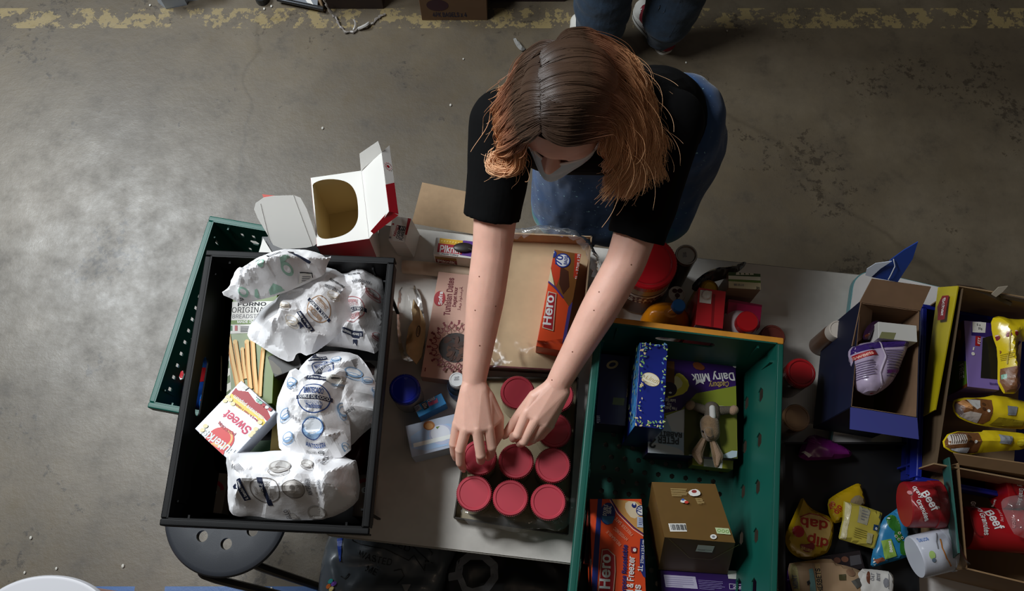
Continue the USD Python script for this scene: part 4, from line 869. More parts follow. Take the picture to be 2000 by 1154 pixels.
for (xa, ya, xb, yb) in ((509, 398, 528, 476), (573, 381, 610, 480)): wc.add('fold_line', tube([P(xa, ya, fz(xa, ya)) + [0, 0, .0012], P(xb, yb, fz(xb, yb)) + [0, 0, .0012]], .0008, 6), mat('#c2c0ba', .6))
rd = Thing('red_carton', 'corner of a red carton sticking up beside the rounded white flap', 'carton', (*P2(530, 400, .88), .732))
rd.add('body', hexa([P(515, 388, .905), P(545, 392, .905), P(545, 383, .905), P(512, 379, .905)], [p * [1, 1, 0] + [0, 0, .734] for p in (P(515, 388, .905), P(545, 392, .905), P(545, 383, .905), P(512, 379, .905))]), mat('#b0331f', .5))
# mini cereal pack
mp = Thing('small_cereal_box', 'small corn flakes box with black panel and red side beside the open cereal carton', 'box', (*P2(780, 455, .86), TZ))
zt = .835
q = [P(759, 469, zt), P(792, 477, zt - .012), P(803, 427, zt), P(767, 421, zt)]
q[1][2] = zt; qb = [p * [1, 1, 0] + [0, 0, TZ + .001] + nrm([1, -.15, 0]) * .012 for p in q]
mp.add('body', hexa(q, qb), white_card)
d = Deco(mp, zt, clip=Polygon([p[:2] for p in q])); d.poly([(797, 425), (804, 427), (797, 460), (791, 458)], red_c); d.poly([(779, 440), (793, 443), (791, 451), (777, 448)], black_ink); d.text('|||', (781, 447), (790, 449), 4, white_ink)
d.text("Kellogg's", (772, 462), (779, 440), 5, red_c); d.text('CORN', (779, 467), (784, 449), 6, black_ink); d.text('FLAKES', (786, 470), (791, 449), 6, black_ink); d.ell((768, 438), 2, 2, red_c); d.ell((762, 464), 2.5, 2, grey_ink); d.done()
# cardboard flap and carton edge behind
cf = Thing('cardboard_sheet', 'plain brown cardboard sheet leaning out over the far table edge', 'cardboard', (*P2(860, 440, TZ), TZ))
cf.add('board', panel([P(804, 436, TZ + .006), P(955, 462, TZ + .006), P(958, 384, .80), P(825, 356, .80)], .004), card)
# snack box with lettering
pk = carton('snack_box', 'white and purple snack box lettered in red beside the left forearm', 'box', (846, 496), (922, 505), (850, 463), .83, .09, white_card)
d = pk.deco; d.poly([(898, 498), (925, 502), (925, 466), (905, 468)], mat('#5a2a8c', .4)); d.poly([(858, 476), (904, 481), (904, 470), (859, 465)], mat('#d9a71e', .4)); d.poly([(854, 492), (902, 497), (904, 480), (856, 475)], mat('#b0182c', .4)); d.text('Piknik', (857, 491), (899, 495), 13, white_ink); d.text('Plastic Cutlery', (862, 497), (895, 500), 3, grey_ink)
for k in range(8): d.ell((863 + k * 5.5, 470.5 + k * .7), 1.6, 1.6, mat('#f0d56a', .4))
d.done()
fd = pk.front(); fd.put(sbox(.003, .062, .055, .078), mat('#8a6a1c', .5), 'printed_panel'); fd.put(sbox(.003, .038, .055, .062), mat('#7c1322', .5), 'printed_panel'); fd.text('Piknik', (.006, .042), (.05, .042), .016, white_ink); fd.done()
dk = Thing('dark_spoon', 'dark oval utensil end poking out from behind the left forearm', 'utensil', (*P2(905, 483, .84), .83))
ee = trimesh.creation.icosphere(subdivisions=3); ee.apply_scale((.024, .012, .004)); ee.apply_translation(P(905, 483, .837)); dk.add('bowl', ee, mat('#2b2422', .4)); dk.add('handle', tube([P(915, 485, .837), P(960, 500, .84)], .004, 8), mat('#2b2422', .4))
# rolled paper
rp = Thing('rolling_pin', 'pale wooden rolling pin lying in front of the snack box', 'rolling pin', (*P2(850, 522, TZ), TZ))
rp.add('roller', tube(spline([P(786, 521, .762), P(789, 521, .762), P(830, 524, .762), P(930, 537, .762)], 20), np.array([.006] + [.0165] * 19), 20), mat('#b8a18a', .6, var=.08, vs=30)); rp.add('handle', tube([P(930, 537, .762), P(965, 541, .762)], .008, 12), wood)
# clear bag with wooden spatula
sp_ = Thing('wooden_spatula', 'pale wooden spatula with a round stamp inside a clear bag', 'spatula', (*P2(812, 650, TZ), TZ))
sp_.add('blade', panel([P(x, y, .772) for x, y in zoom([(245, 520), (300, 610), (330, 690), (325, 800), (300, 930), (265, 980), (195, 900), (190, 840), (210, 720), (240, 670), (232, 600)], 3.607, (740, 440))], .006), wood)
d = Deco(sp_, .776); d.ell((817, 647), 4.5, 12, mat('#5e4a38', .6), w=2, rot=5); d.ell((817, 647), 2, 6, mat('#5e4a38', .6), w=1); d.done()
cb = Pillow(zpoly([(780, 552), (818, 556), (832, 640), (828, 690), (805, 708), (780, 700), (774, 620)], .765), .765, .016, .02, seed=31, flat=.7, crumple=.012, edge=.03)
t = Thing('clear_bag', 'crinkled clear plastic bag around the wooden spatula', 'bag', (*cb.c, .743)); t.add('bag_film', cb.mesh, clear, smooth=22)
# dates box
db = carton('dates_box', 'pink window box of dates with dark red ornament left of the left forearm', 'box', (821, 735), (935, 750), (850, 529), .79, .045, mat('#c79c8a', .5))
d = db.deco
d.poly([(930, 740), (930, 530), (905, 530), (898, 640), (897, 740)], mat('#c79c8a', .5))
wine = mat('#6e1a22', .5)
d.text('Tunisian Dates', (878, 617), (887, 543), 11.5, wine); d.text('Deglet Nour', (890, 600), (894, 561), 6.5, wine); d.text('\ufe97\ufee4\ufeae \ufe97\ufeee\ufee7\ufeb3\ufef4\ufe94', (899, 606), (904, 560), 6.5, wine, font='Arabic-VariableFont_wdth,wght.woff2', bold=False)
d.ell((858.5, 583), 11, 15.5, red_c, rot=8); d.text('Sofra', (863, 596), (865, 570), 7, white_ink)
d.ell((890, 679), 33, 30, mat('#2b211d', .5))
r_ = random.Random(5)
for k in range(30):
    a_ = r_.uniform(0, 6.28); rr = 25 * math.sqrt(r_.random()); d.ell((889 + rr * math.cos(a_), 679 + rr * .9 * math.sin(a_)), 7.5, 4.2, mat(('#4a2a1c', '#5c3a28', '#3a241a')[k % 3], .6), rot=r_.uniform(0, 180), name='dates_in_window')
for k in range(22):
    a_ = 2 * math.pi * k / 22; ca, sa = math.cos(a_), math.sin(a_); big = k % 2
    cx, cy = 890 + (40 if big else 44) * ca, 679 + (37 if big else 41) * sa
    d.ell((cx, cy), 5.5, 4.5, wine, w=1.7, rot=math.degrees(a_), seg=(0, 300)); d.ell((890 + 50 * ca, 679 + 46 * sa), 3.4, 2.2, wine, rot=math.degrees(a_)); d.ell((890 + 45 * math.cos(a_ + .14), 679 + 41 * math.sin(a_ + .14)), 2.2, 1.5, wine)
    if big: d.ell((890 + 54 * ca, 679 + 50 * sa), 2.8, 1.6, wine, rot=math.degrees(a_) + 90)
d.lines((830, 728), (832, 716), (834, 728), 1, wine); d.done()
# ------------------------------------------------------------------ jars and bottles
def jar(name, label, catg, c, zt, r, body_prof, body_m, lid_m, lidh=.018, group=None, top=None, base=TZ, ridge=True, lidr=None):
    x, y = P2(c[0], c[1], zt); t = Thing(name, label, catg, (x, y, base), group=group); H_ = zt - base
    o = np.array([x, y, base]); lr = lidr or r
    t.add('body', lathe([(a * r, b * (H_ - lidh * .6)) for a, b in body_prof], o, 40), body_m, smooth=40)
    lid = [(0, H_ - .0015), (lr * .80, H_ - .0015), (lr * .84, H_), (lr * .95, H_), (lr, H_ - .003), (lr, H_ - lidh), (lr * .97, H_ - lidh), (lr * .97, H_ - .004), (0, H_ - .004)]
    lp = t.add('lid', lathe(lid, o, 48), lid_m, smooth=35)
    if ridge: t.add('lid_grip', cat_([bx((x + (lr + .0003) * math.cos(a), y + (lr + .0003) * math.sin(a), base + H_ - lidh * .55), (.0012, .0012, lidh * .8), math.degrees(a)) for a in np.linspace(0, 2 * np.pi, 60, endpoint=False)]), lid_m, parent=lp)
    return t
std = [(0, 0), (.92, 0), (1.0, .04), (1.0, .74), (.93, .84), (.86, .9), (.86, 1), (0, 1)]
bj = jar('cocoa_jar', 'wide jar with glossy dark blue lid on the bare table', 'jar', (790, 759), .845, .034, std, mat('#8d8a84', .2), mat('#10219c', .18, coat=.5), .02); 
d = Deco(bj, .8435); d.text('42', (789, 740), (795, 741), 4, mat('#5a68c0', .5)); d.done()
wb = jar('pill_bottle', 'small bottle with white cap and blue label beside the left hand', 'bottle', (892, 741), .86, .0245, [(0, 0), (.95, 0), (1, .03), (1, .62), (.8, .76), (.62, .82), (.62, 1), (0, 1)], mat('#2a2f3a', .25), mat('#d9dcdc', .4), .024, lidr=.0165)
d = Deco(wb, .8585); d.text('EXP', (888, 739), (897, 738), 3, grey_ink); d.text('09/21', (887, 743), (897, 742), 3, grey_ink); d.done()
x, y = P2(892, 741, .86); wb.add('label_band', lathe([(.0248, .015), (.0250, .015), (.0250, .062), (.0248, .062)], (x, y, TZ), 40), mat('#2d5f9a', .4))
# small blue box
sb = carton('small_blue_box', 'small bright blue box with white lettering beside the white-capped bottle', 'box', (818, 815), (872, 788), (802, 797), .80, .055, mat('#1b86c6', .35))
d = sb.deco; d.poly([(803, 797), (818, 789), (825, 798), (811, 806)], mat('#8a94a4', .4)); d.lines((806, 798), (817, 792), (812, 804), 4, black_ink, .4); d.poly([(822, 789), (832, 784), (838, 796), (829, 801)], mat('#22262e', .4)); d.lines((824, 790), (832, 786), (830, 799), 4, white_ink, .35)
d.text('Relief', (838, 794), (857, 785), 8, mat('#e04b6a', .4)); d.text('Cold', (836, 786), (850, 779), 5, white_ink); d.text('tablets', (856, 800), (868, 794), 4, white_ink); d.done()
# pale blue tray box with tub picture
pb = carton('tea_light_box', 'pale blue box with a white tub picture in front of the small blue box', 'box', (804, 893), (905, 868), (790, 832), .825, .082, mat('#a9b6c9', .45))
d = pb.deco; d.poly([(800, 842), (900, 822), (905, 862), (806, 886)], mat('#9dbbdd', .4), smooth=1); d.ell((862, 848), 24, 20, mat('#b2bcd6', .4)); d.ell((860, 846), 19, 16, mat('#d7dde6', .4)); d.poly([(807, 866), (905, 842), (906, 850), (808, 874)], mat('#e6ece8', .4)); d.ell((838, 831), 11, 9, mat('#b3702a', .4)); d.ell((838, 832), 8, 6, mat('#dba25a', .4)); d.poly([(851, 834), (859, 832), (854, 838)], green_ink); d.done()

# ------------------------------------------------------------------ open shrink-wrap tray with freezer bag box
zt = .795
tr = Thing('cardboard_tray', 'open tan cardboard tray between the forearms wrapped in torn clear film', 'tray', (*P2(1050, 590, zt), TZ))
a, b, c_, d_ = P(925, 716, zt), P(1128, 728, zt), P(1152, 476, zt), P(962, 468, zt)
tr.add('tray_floor', prism(Polygon([p[:2] for p in (a, b, c_, d_)]), zt - .004, zt), mat('#b39a78', .8, var=.05, vs=30))
up = np.array([0, 0, .045])
for p, q, nm in ((a, b, 'near_wall'), (b, c_, 'side_wall'), (c_, d_, 'far_wall'), (d_, a, 'side_wall')):
    h_ = up * (.35 if nm == 'near_wall' else 1); tr.add(nm, panel([p, q, q + h_, p + h_], .0035), mat('#5a2226', .4) if nm == 'near_wall' else card)
tr.add('base_block', prism(Polygon([(p * .96 + (a + b + c_ + d_) / 4 * .04)[:2] for p in (a, b, c_, d_)]), TZ + .001, zt - .004), mat('#6a5844', .8))
hb = carton('freezer_bag_box', 'orange freezer bag box lying in the open cardboard tray', 'box', (1047, 676), (1101, 686), (1069, 485), .850, .055, orange)
d = hb.deco
d.poly([(1069, 483), (1140, 490), (1135, 550), (1112, 600), (1095, 575), (1062, 545)], mat('#7a4a1c', .4)); d.poly([(1062, 545), (1066, 510), (1075, 520), (1083, 560)], mat('#d9cfa8', .4)); d.poly([(1075, 500), (1090, 510), (1098, 530), (1086, 560), (1078, 535)], mat('#c03a1a', .4)); d.poly([(1095, 520), (1110, 530), (1112, 560), (1100, 575), (1092, 555)], mat('#46200f', .4))
d.line([(1060, 541), (1083, 560), (1100, 582)], 3, mat('#4a2a7c', .4)); d.poly([(1123, 490), (1137, 492), (1131, 551), (1120, 541)], mat('#b8341c', .4)); d.text('1L - 27cm x 28', (1128, 546), (1133, 497), 5, white_ink, shear=.0)
d.ell((1079, 496), 8, 8, mat('#1e2f7c', .4)); d.text('*', (1075, 502), (1083, 502), 16, white_ink); d.ell((1099, 509), 15, 15, mat('#d5d5d8', .4)); d.ell((1099, 509), 15, 15, mat('#1e2f7c', .4), w=2.5); d.text('70', (1096, 520), (1100, 500), 12, mat('#1e2f7c', .4)); d.text('BAGS', (1107, 518), (1109, 501), 6, mat('#1e2f7c', .4))
d.poly([(1060, 640), (1071, 570), (1085, 573), (1079, 645)], red_c); d.line([(1060, 640), (1071, 570), (1086, 574), (1080, 646), (1060, 640)], 1.8, mat('#c9b9a0', .4)); d.text('Hero', (1075, 638), (1082, 578), 15, white_ink); d.poly([(1110, 600), (1118, 590), (1112, 655), (1105, 680), (1098, 670)], mat('#4a3a7c', .4)); d.lines((1112, 650), (1117, 600), (1118, 650), 3, white_ink, .4); d.done()
fm = Pillow(zpoly([(905, 715), (925, 665), (990, 640), (1050, 668), (1110, 655), (1165, 640), (1150, 722), (1100, 738), (1000, 732)], .85), .845, .012, .004, seed=41, crumple=.014, edge=.03, res=.008)
ft_ = Thing('plastic_film', 'torn clear shrink film lying over the open cardboard tray', 'film', (*fm.c, .85)); ft_.add('film_sheet', trimesh.Trimesh(fm.mesh.vertices[:], fm.mesh.faces[:len(fm.mesh.faces) // 2], process=False), clear, smooth=True)
ring = [P(x, y, z) for x, y, z in [(975, 470, .85), (1010, 456, .862), (1060, 450, .872), (1105, 455, .868), (1135, 470, .872), (1155, 500, .866), (1166, 540, .850), (1168, 590, .84), (1160, 650, .83)]]
sheet = []; rr_ = np.random.RandomState(8)
for q in spline(ring, 46):
    cen = P(1050, 590, .8); o_ = nrm((q - cen) * [1, 1, 0]); sheet.append([q + o_ * w + [0, 0, h_] + rr_.normal(0, .0022, 3) for w, h_ in ((-.012, .004), (-.004, .014), (.006, .010), (.014, -.005), (.020, -.022), (.024, -.045))])
sheet = np.array(sheet); ns, nt = sheet.shape[:2]; ft_.add('film_rim', trimesh.Trimesh(sheet.reshape(-1, 3), np.array([f for i in range(ns - 1) for j in range(nt - 1) for f in ((i * nt + j, i * nt + j + 1, (i + 1) * nt + j + 1), (i * nt + j, (i + 1) * nt + j + 1, (i + 1) * nt + j))]), process=False), clear_hazy, smooth=True)

# ------------------------------------------------------------------ pack of jars with red lids
zl = .875
lid_red = mat('#b23644', .42, coat=.15); glass_m = mat('#8d7d63', .15, coat=.4)
cols = [(926, 963), (997, 972), (1071, 980), (936, 893), (1008, 900), (1080, 908), (1083, 840), (1011, 766), (1087, 771), (940, 700), (1014, 706), (1090, 706)]
names = ['red-lidded jar at the near left corner of the pack', 'red-lidded jar in the middle of the nearest row', 'red-lidded jar at the near right corner of the pack', "red-lidded jar under the fingers of the left hand in the photo", 'red-lidded jar in the middle of the second row beside the empty space', 'red-lidded jar at the right end of the second row', 'red-lidded jar at the right of the empty space in the pack', 'red-lidded jar between the wrists with torn film on its lid', 'red-lidded jar half hidden under the right wrist', 'red-lidded jar hidden behind the left wrist at the tray edge', 'red-lidded jar half under the open cardboard tray edge', 'red-lidded jar in the far right corner of the pack']
j0 = None; ZJ = TZ + .010
jr = .0372
cols = cols[:9]
for (cx, cy), nm in zip(cols, names):
    x, y = P2(cx, cy, zl)
    if j0 is None: j0 = jar('spread_jar', nm, 'jar', (cx, cy), zl, jr, [(0, 0), (.9, 0), (.97, .04), (.97, .78), (.9, .88), (.9, 1), (0, 1)], glass_m, lid_red, .016, group='red-lidded jars in the shrink-wrapped pack', base=ZJ)
    else: j0.copy(rotz((x, y, ZJ)), nm)
jt = Thing('jar_pack_tray', 'low tan cardboard tray under the red-lidded jars', 'tray', (*P2(1000, 880, TZ), TZ))
a, b, c_, d_ = [P(*p, ZJ) for p in ((888, 1012), (1108, 1044), (1128, 742), (930, 742))]
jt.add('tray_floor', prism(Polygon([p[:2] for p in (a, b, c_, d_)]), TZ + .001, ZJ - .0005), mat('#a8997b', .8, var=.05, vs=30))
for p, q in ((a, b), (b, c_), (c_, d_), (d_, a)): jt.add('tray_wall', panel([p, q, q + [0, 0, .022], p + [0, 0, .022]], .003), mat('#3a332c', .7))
tp = Pillow(zpoly([(895, 1000), (915, 985), (1000, 1000), (1085, 1005), (1125, 960), (1125, 1010), (1095, 1040), (1060, 1030), (1010, 1042), (960, 1028), (925, 1035)], .80), .80, .02, .01, seed=51, crumple=.02, edge=.02, res=.008)
jf = Thing('plastic_film', 'torn shrink film hanging at the near side of the jar pack', 'film', (*tp.c, .77)); jf.add('film_sheet', trimesh.Trimesh(tp.mesh.vertices, tp.mesh.faces[:len(tp.mesh.faces) // 2], process=False), clear_hazy, smooth=True)
# ================================================================== bottles and packs behind the right green crate
cm = jar('creamer_jar', 'large creamer jar with broad red lid beneath the right sleeve', 'jar', (1267, 512), .925, .064, [(0, 0), (.94, 0), (.98, .03), (.98, .80), (.9, .88), (.9, 1), (0, 1)], mat('#a58a6e', .25), mat('#c01420', .35), .022)
x, y = P2(1267, 512, .925)
cm.add('label_band', lathe([(.0630, .012), (.0634, .012), (.0634, .13), (.0630, .13)], (x, y, TZ), 48), mat('#5a3a2a', .35)); cm.add('label_band', lathe([(.0636, .085), (.0638, .085), (.0638, .125), (.0636, .125)], (x, y, TZ), 48), mat('#d6cfc6', .35))
cm.add('lid_ring', lathe([(.050, .1845), (.0525, .1858), (.055, .1845)], (x, y, TZ), 48), mat('#a8101c', .35))
def wrap_text(t, txt, cx, cy, r, z, a0, a1, h, m, name='printed_lettering', flip=False):
    """lettering round an upright cylinder between the angles a0 and a1 (degrees, reading direction), base line at z"""
    sh, w = text_shape(txt, True); v, f = flat(sh); v3, f = trimesh.remesh.subdivide_to_size(np.column_stack([v, np.zeros(len(v))]), f, w / 14); v = v3[:, :2]
    a = np.radians(a0 + (a1 - a0) * v[:, 0] / w); t.add(name, trimesh.Trimesh(np.column_stack([cx + (r + .0005) * np.cos(a), cy + (r + .0005) * np.sin(a), z + v[:, 1] * h]), f, process=False), m, smooth=False)
wrap_text(cm, 'Coffee', x, y, .0638, .842, -150, -55, .018, mat('#5a1a1a', .5)); wrap_text(cm, '-mate', x, y, .0638, .826, -135, -50, .015, mat('#5a1a1a', .5))
tn = Thing('drink_can', 'slim black tin with a bare silver top behind the red-lidded creamer jar', 'tin', (*P2(1341, 497, .915), TZ)); x, y = P2(1341, 497, .915); hh = .175
tn.add('body', lathe([(0, 0), (.022, 0), (.0245, .004), (.0245, hh - .012), (0, hh - .012)], (x, y, TZ), 40), mat('#15130f', .3)); tn.add('top_rim', lathe([(0, hh - .005), (.019, hh - .005), (.0205, hh - .003), (.0215, hh), (.0243, hh), (.0252, hh - .004), (.0246, hh - .012), (0, hh - .012)], (x, y, TZ), 44), mat('#a7a29a', .3, metal=.9))
d = Deco(tn, TZ + hh - .0048); d.text('BB', (1334, 497), (1341, 496), 4, grey_ink); d.text('2021', (1333, 502), (1342, 501), 4, grey_ink); d.done()
wp = jar('cheese_tub', 'small tilted white tub with a dark red clover leaf on its lid', 'tub', (1322, 574), .80, .0205, [(0, 0), (.85, 0), (1, 1), (0, 1)], white_card, white_card, .006, ridge=False)
d = Deco(wp, .80); 
for q in ((1318, 568), (1328, 568), (1323, 577)): d.ell(q, 5, 4.5, mat('#4f1c1c', .5))
d.line([(1323, 572), (1322, 586)], 2, mat('#4f1c1c', .5)); d.done()
ob = Thing('squash_bottle', 'orange squash bottle with bright blue screw cap at the yellow crate rim', 'bottle', (*P2(1308, 610, .9), TZ)); x, y = P2(1309, 612, .90)
b_ = lathe([(0, 0), (.044, 0), (.049, .006), (.050, .08), (.047, .118), (.036, .142), (.020, .157), (.013, .164), (0, .164)], (0, 0, 0), 44); b_.vertices *= [1.12, .86, 1]; b_.apply_transform(rotz((x, y, TZ), -8)); ob.add('body', b_, mat('#c9780a', .16, coat=.5))
xc, yc = P2(1325, 598, .915); ob.add('cap', lathe([(0, .012), (.0130, .012), (.0148, .010), (.0152, -.010), (0, -.010)], (xc, yc, .912), 32), mat('#1b62a8', .35)); ob.add('neck', tube([(x, y, .895), (xc, yc, .906)], .011, 14), mat('#c9780a', .16, coat=.5))
rc = carton('juice_carton', 'glossy red juice carton with a white pull cap', 'carton', (1358, 634), (1412, 642), (1364, 561), .925, .184, mat('#c0222a', .22, coat=.3))
x, y = P2(1378, 580, .925); rc.add('cap_base', bx((x, y, .9262), (.026, .030, .002), -8, .0008), white_card); rc.add('cap', lathe([(0, .008), (.0085, .008), (.0105, .005), (.0110, 0), (0, 0)], (x + .001, y + .003, .927), 28), white_card)
d = rc.deco; d.poly([(1392, 574), (1397, 575), (1393, 640), (1388, 640)], mat('#8e1820', .3)); d.done()
yb = Thing('yellow_bottle', 'round yellow bottle top behind the red juice carton', 'bottle', (*P2(1386, 562, .88), TZ)); x, y = P2(1386, 562, .88); yb.add('body', lathe([(0, 0), (.026, 0), (.027, .10), (.022, .13), (.012, .14), (0, .14)], (x, y, TZ), 32), mat('#c79a14', .3)); yb.add('lid_ring', lathe([(.018, .1355), (.0195, .1375), (.021, .1345)], (x, y, TZ), 32), mat('#7a5c0c', .3))
dfm = Pillow(zpoly([(1348, 562), (1365, 540), (1395, 523), (1430, 520), (1461, 508), (1452, 524), (1425, 542), (1400, 548), (1380, 556), (1360, 572)], .86), .86, .015, .01, seed=61, crumple=.014, edge=.02, res=.005)
t = Thing('crumpled_wrapper', 'dark crumpled wrapper between the black tin and the green striped carton', 'wrapper', (*dfm.c, .85)); t.add('wrapper_sheet', dfm.mesh, mat('#2c2724', .25, coat=.4), smooth=20)
tb = carton('tea_box', 'small carton with green and white stripes standing behind the juice cartons', 'box', (1423, 562), (1486, 566), (1422, 531), .885, .145, mat('#9a8468', .5))
d = tb.deco; d.poly([(1420, 529), (1488, 532), (1488, 541), (1420, 538)], mat('#39502a', .5)); d.poly([(1420, 538), (1488, 541), (1488, 548), (1420, 545)], mat('#d5d2c0', .5)); d.poly([(1420, 545), (1488, 548), (1488, 553), (1420, 549)], mat('#5b7a34', .5)); d.poly([(1420, 549), (1488, 553), (1488, 570), (1420, 566)], mat('#cfc4a0', .5))
for k in range(4): d.poly([(1438 + 9 * k, 531), (1443 + 9 * k, 531), (1445 + 9 * k, 537), (1437 + 9 * k, 537)], mat('#d5d2c0', .5))
d.text('BB 05.22', (1433, 558), (1453, 559), 4, grey_ink); d.text('30', (1476, 565), (1483, 566), 5, black_ink); d.done()
mg = carton('pink_box', 'dark pink box standing between the striped carton and the red-capped milk bottle', 'box', (1418, 628), (1484, 640), (1424, 584), .87, .13, mat('#a8164a', .35)); mg.deco.poly([(1422, 584), (1495, 595), (1494, 600), (1421, 589)], mat('#7a1034', .4)); mg.deco.done()
mj = Thing('milk_bottle', 'white plastic milk bottle with a large red screw cap', 'bottle', (*P2(1450, 640, .87), TZ)); x, y = P2(1444, 636, .87)
b_ = lathe([(0, 0), (.040, 0), (.045, .006), (.045, .10), (.040, .125), (.026, .145), (.020, .152), (0, .152)], (x, y, TZ), 40); mj.add('body', b_, mat('#c9b9b9', .3)); xc, yc = P2(1461, 627, .92); mj.add('cap', lathe([(0, .012), (.0215, .012), (.0240, .009), (.0245, -.012), (0, -.012)], (xc, yc, .908), 40), mat('#b8161c', .32)); mj.add('neck', tube([(x, y, .885), (xc, yc, .900)], .018, 16), mat('#c9b9b9', .3))
br = jar('brown_lid_jar', 'jar with dull brown lid at the right corner of the yellow crate rim', 'jar', (1510, 657), .865, .0275, std, mat('#4a2f26', .25), mat('#6a3028', .35), .018)
rj = jar('red_lid_jar', 'jar with a plain red lid standing right of the large green crate', 'jar', (1565, 727), .86, .0325, std, mat('#3a2418', .2), mat('#a8161c', .4), .018)
x, y = P2(1565, 727, .86); rj.add('lid_ring', lathe([(.0255, .1195), (.0270, .1207), (.0285, .1195)], (x, y, TZ), 44), mat('#8e1218', .4))
aj = jar('amber_jar', 'open-topped amber glass jar in the shade right of the large green crate', 'jar', (1556, 815), .86, .0300, [(0, 0), (.9, 0), (1, .03), (1, 1), (.94, 1), (.94, .9), (0, .9)], mat('#4d3423', .12, coat=.6), mat('#7a5c40', .25), .006, ridge=False)
vb = jar('spice_bottle', 'small bottle with a cream white cap in front of the navy carton', 'bottle', (1638, 643), .88, .0225, [(0, 0), (.95, 0), (1, .03), (1, .80), (.9, .86), (.9, 1), (0, 1)], mat('#6a4a36', .3), mat('#d8cdc0', .45), .03, lidr=.0215, ridge=False)
pg, d, _ = bag('purple_packet', 'purple packet with a small white price label in the dark beside the navy carton', 'packet', [(1566, 866), (1584, 846), (1620, 858), (1650, 872), (1670, 890), (1632, 897), (1556, 900)], .80, .02, .018, mat('#6a1a66', .3), seed=62, edge=.03)
d.poly([(1567, 882), (1572, 880), (1586, 889), (1581, 893)], white_card); d.lines((1580, 856), (1600, 868), (1578, 862), 2, mat('#8e3c8a', .4)); d.done()

# ================================================================== things in the right green crate
ln = carton('gift_box', 'tall navy gift box with leafy border and cream oval label in the large green crate', 'box', (1240, 832), (1296, 838), (1245, 668), 1.0, .235, mat('#14206e', .3))
d = ln.deco; sky = mat('#3f7fbd', .35); leaf = [mat('#6f9a5a', .4), mat('#9db86a', .4), mat('#c9b78a', .4), mat('#5a86a8', .4)]
r_ = random.Random(9); tp_ = ln.top()
for k in range(110):
    s_ = r_.random(); w_ = ln.w
    x_, y_ = ((r_.uniform(.002, .012), ln.h * s_), (w_ - r_.uniform(.002, .011), ln.h * s_), (w_ * s_, r_.uniform(.002, .016)), (w_ * s_, ln.h - r_.uniform(.002, .014)))[(0, 1, 0, 1, 2, 3)[k % 6]]
    tp_.put(affinity.rotate(affinity.translate(affinity.scale(Point(0, 0).buffer(r_.uniform(.002, .0036)), 1, .5), x_, y_), r_.uniform(0, 180), origin='center'), leaf[k % 4], 'printed_leaf')
tp_.done()
d.ell((1271, 741), 18, 13, mat('#d7cfb8', .45), rot=24); d.ell((1271, 741), 18, 13, gold_ink, rot=24, w=1); d.text('Lindt', (1259, 739), (1284, 750), 8, gold_ink, shear=.3, bold=False); d.lines((1262, 745), (1280, 752), (1261, 750), 2, gold_ink, .3); d.done()
lf = ln.left(); hL = ln.h
lf.put(sbox(.0, .15, hL, .235), sky, 'printed_panel')
for k in range(46): lf.put(affinity.rotate(affinity.translate(affinity.scale(Point(0, 0).buffer(.006), 1, .45), r_.uniform(.006, hL - .006), r_.uniform(.155, .23)), r_.uniform(0, 180)), leaf[k % 4], 'printed_leaf')
lf.put(sbox(hL * .55, .04, hL * .72, .08), mat('#6a7a3a', .4), 'printed_panel'); lf.text('Gold', (hL * .3, .10), (hL * .5, .10), .02, gold_ink); lf.done()
l2 = carton('navy_box', 'low dark navy box with gold motif at the left wall of the large green crate', 'box', (1163, 826), (1222, 832), (1172, 690), .86, .10, mat('#0e1440', .3)); d = l2.deco
d.ell((1196, 712), 12, 8, gold_ink, rot=-20); d.ell((1196, 712), 7, 4, mat('#0e1440', .3), rot=-20); d.poly([(1198, 776), (1220, 778), (1218, 792), (1196, 790)], mat('#6d7a3a', .4)); d.lines((1165, 812), (1172, 812), (1166, 828), 5, white_ink, .4); d.done()
eg = carton('chocolate_egg_box', 'large purple and green chocolate egg gift box with a toy window in the green crate', 'box', (1265, 884), (1440, 896), (1270, 696), .845, .085, purple)
d = eg.deco; grass = mat('#7f8a24', .45); skyb = mat('#a9c4da', .5)
d.poly([(1260, 815), (1330, 800), (1360, 768), (1446, 752), (1446, 900), (1262, 890)], grass); d.poly([(1262, 835), (1336, 800), (1336, 900), (1262, 890)], skyb); d.poly([(1300, 812), (1338, 798), (1336, 845), (1312, 842)], mat('#d5dde2', .5)); d.poly([(1262, 862), (1300, 868), (1336, 880), (1336, 900), (1262, 890)], mat('#c3cdd4', .5), smooth=1)
d.poly([(1318, 730), (1330, 728), (1348, 748), (1340, 768), (1316, 775), (1300, 780)], mat('#d9cf4a', .5), smooth=1); d.poly([(1316, 735), (1326, 735), (1336, 752), (1316, 765)], mat('#e8e2b0', .5), smooth=1); d.poly([(1298, 705), (1317, 706), (1317, 750), (1298, 745)], mat('#6b4420', .4))
d.ell((1308, 760), 14, 14, mat('#241033', .25)); d.ell((1309, 767), 3, 2, white_ink)
d.text('Dairy Milk', (1434, 728), (1350, 731), 15, white_ink, shear=-.1); d.text('Cadbury', (1424, 745), (1385, 747), 10, mat('#a98f5a', .4), shear=.2); d.poly([(1360, 742), (1372, 741), (1375, 751), (1367, 747), (1358, 752)], white_ink); d.poly([(1352, 708), (1365, 707), (1378, 718), (1372, 724), (1355, 720)], mat('#7a3f1c', .4), smooth=1); d.ell((1436, 713), 6, 6, white_ink)
d.text('Easter Egg', (1320, 780), (1300, 779), 6, white_ink); d.text('Toy', (1312, 788), (1302, 787), 6, white_ink); d.text('Free Inside', (1322, 796), (1296, 793), 6, white_ink)
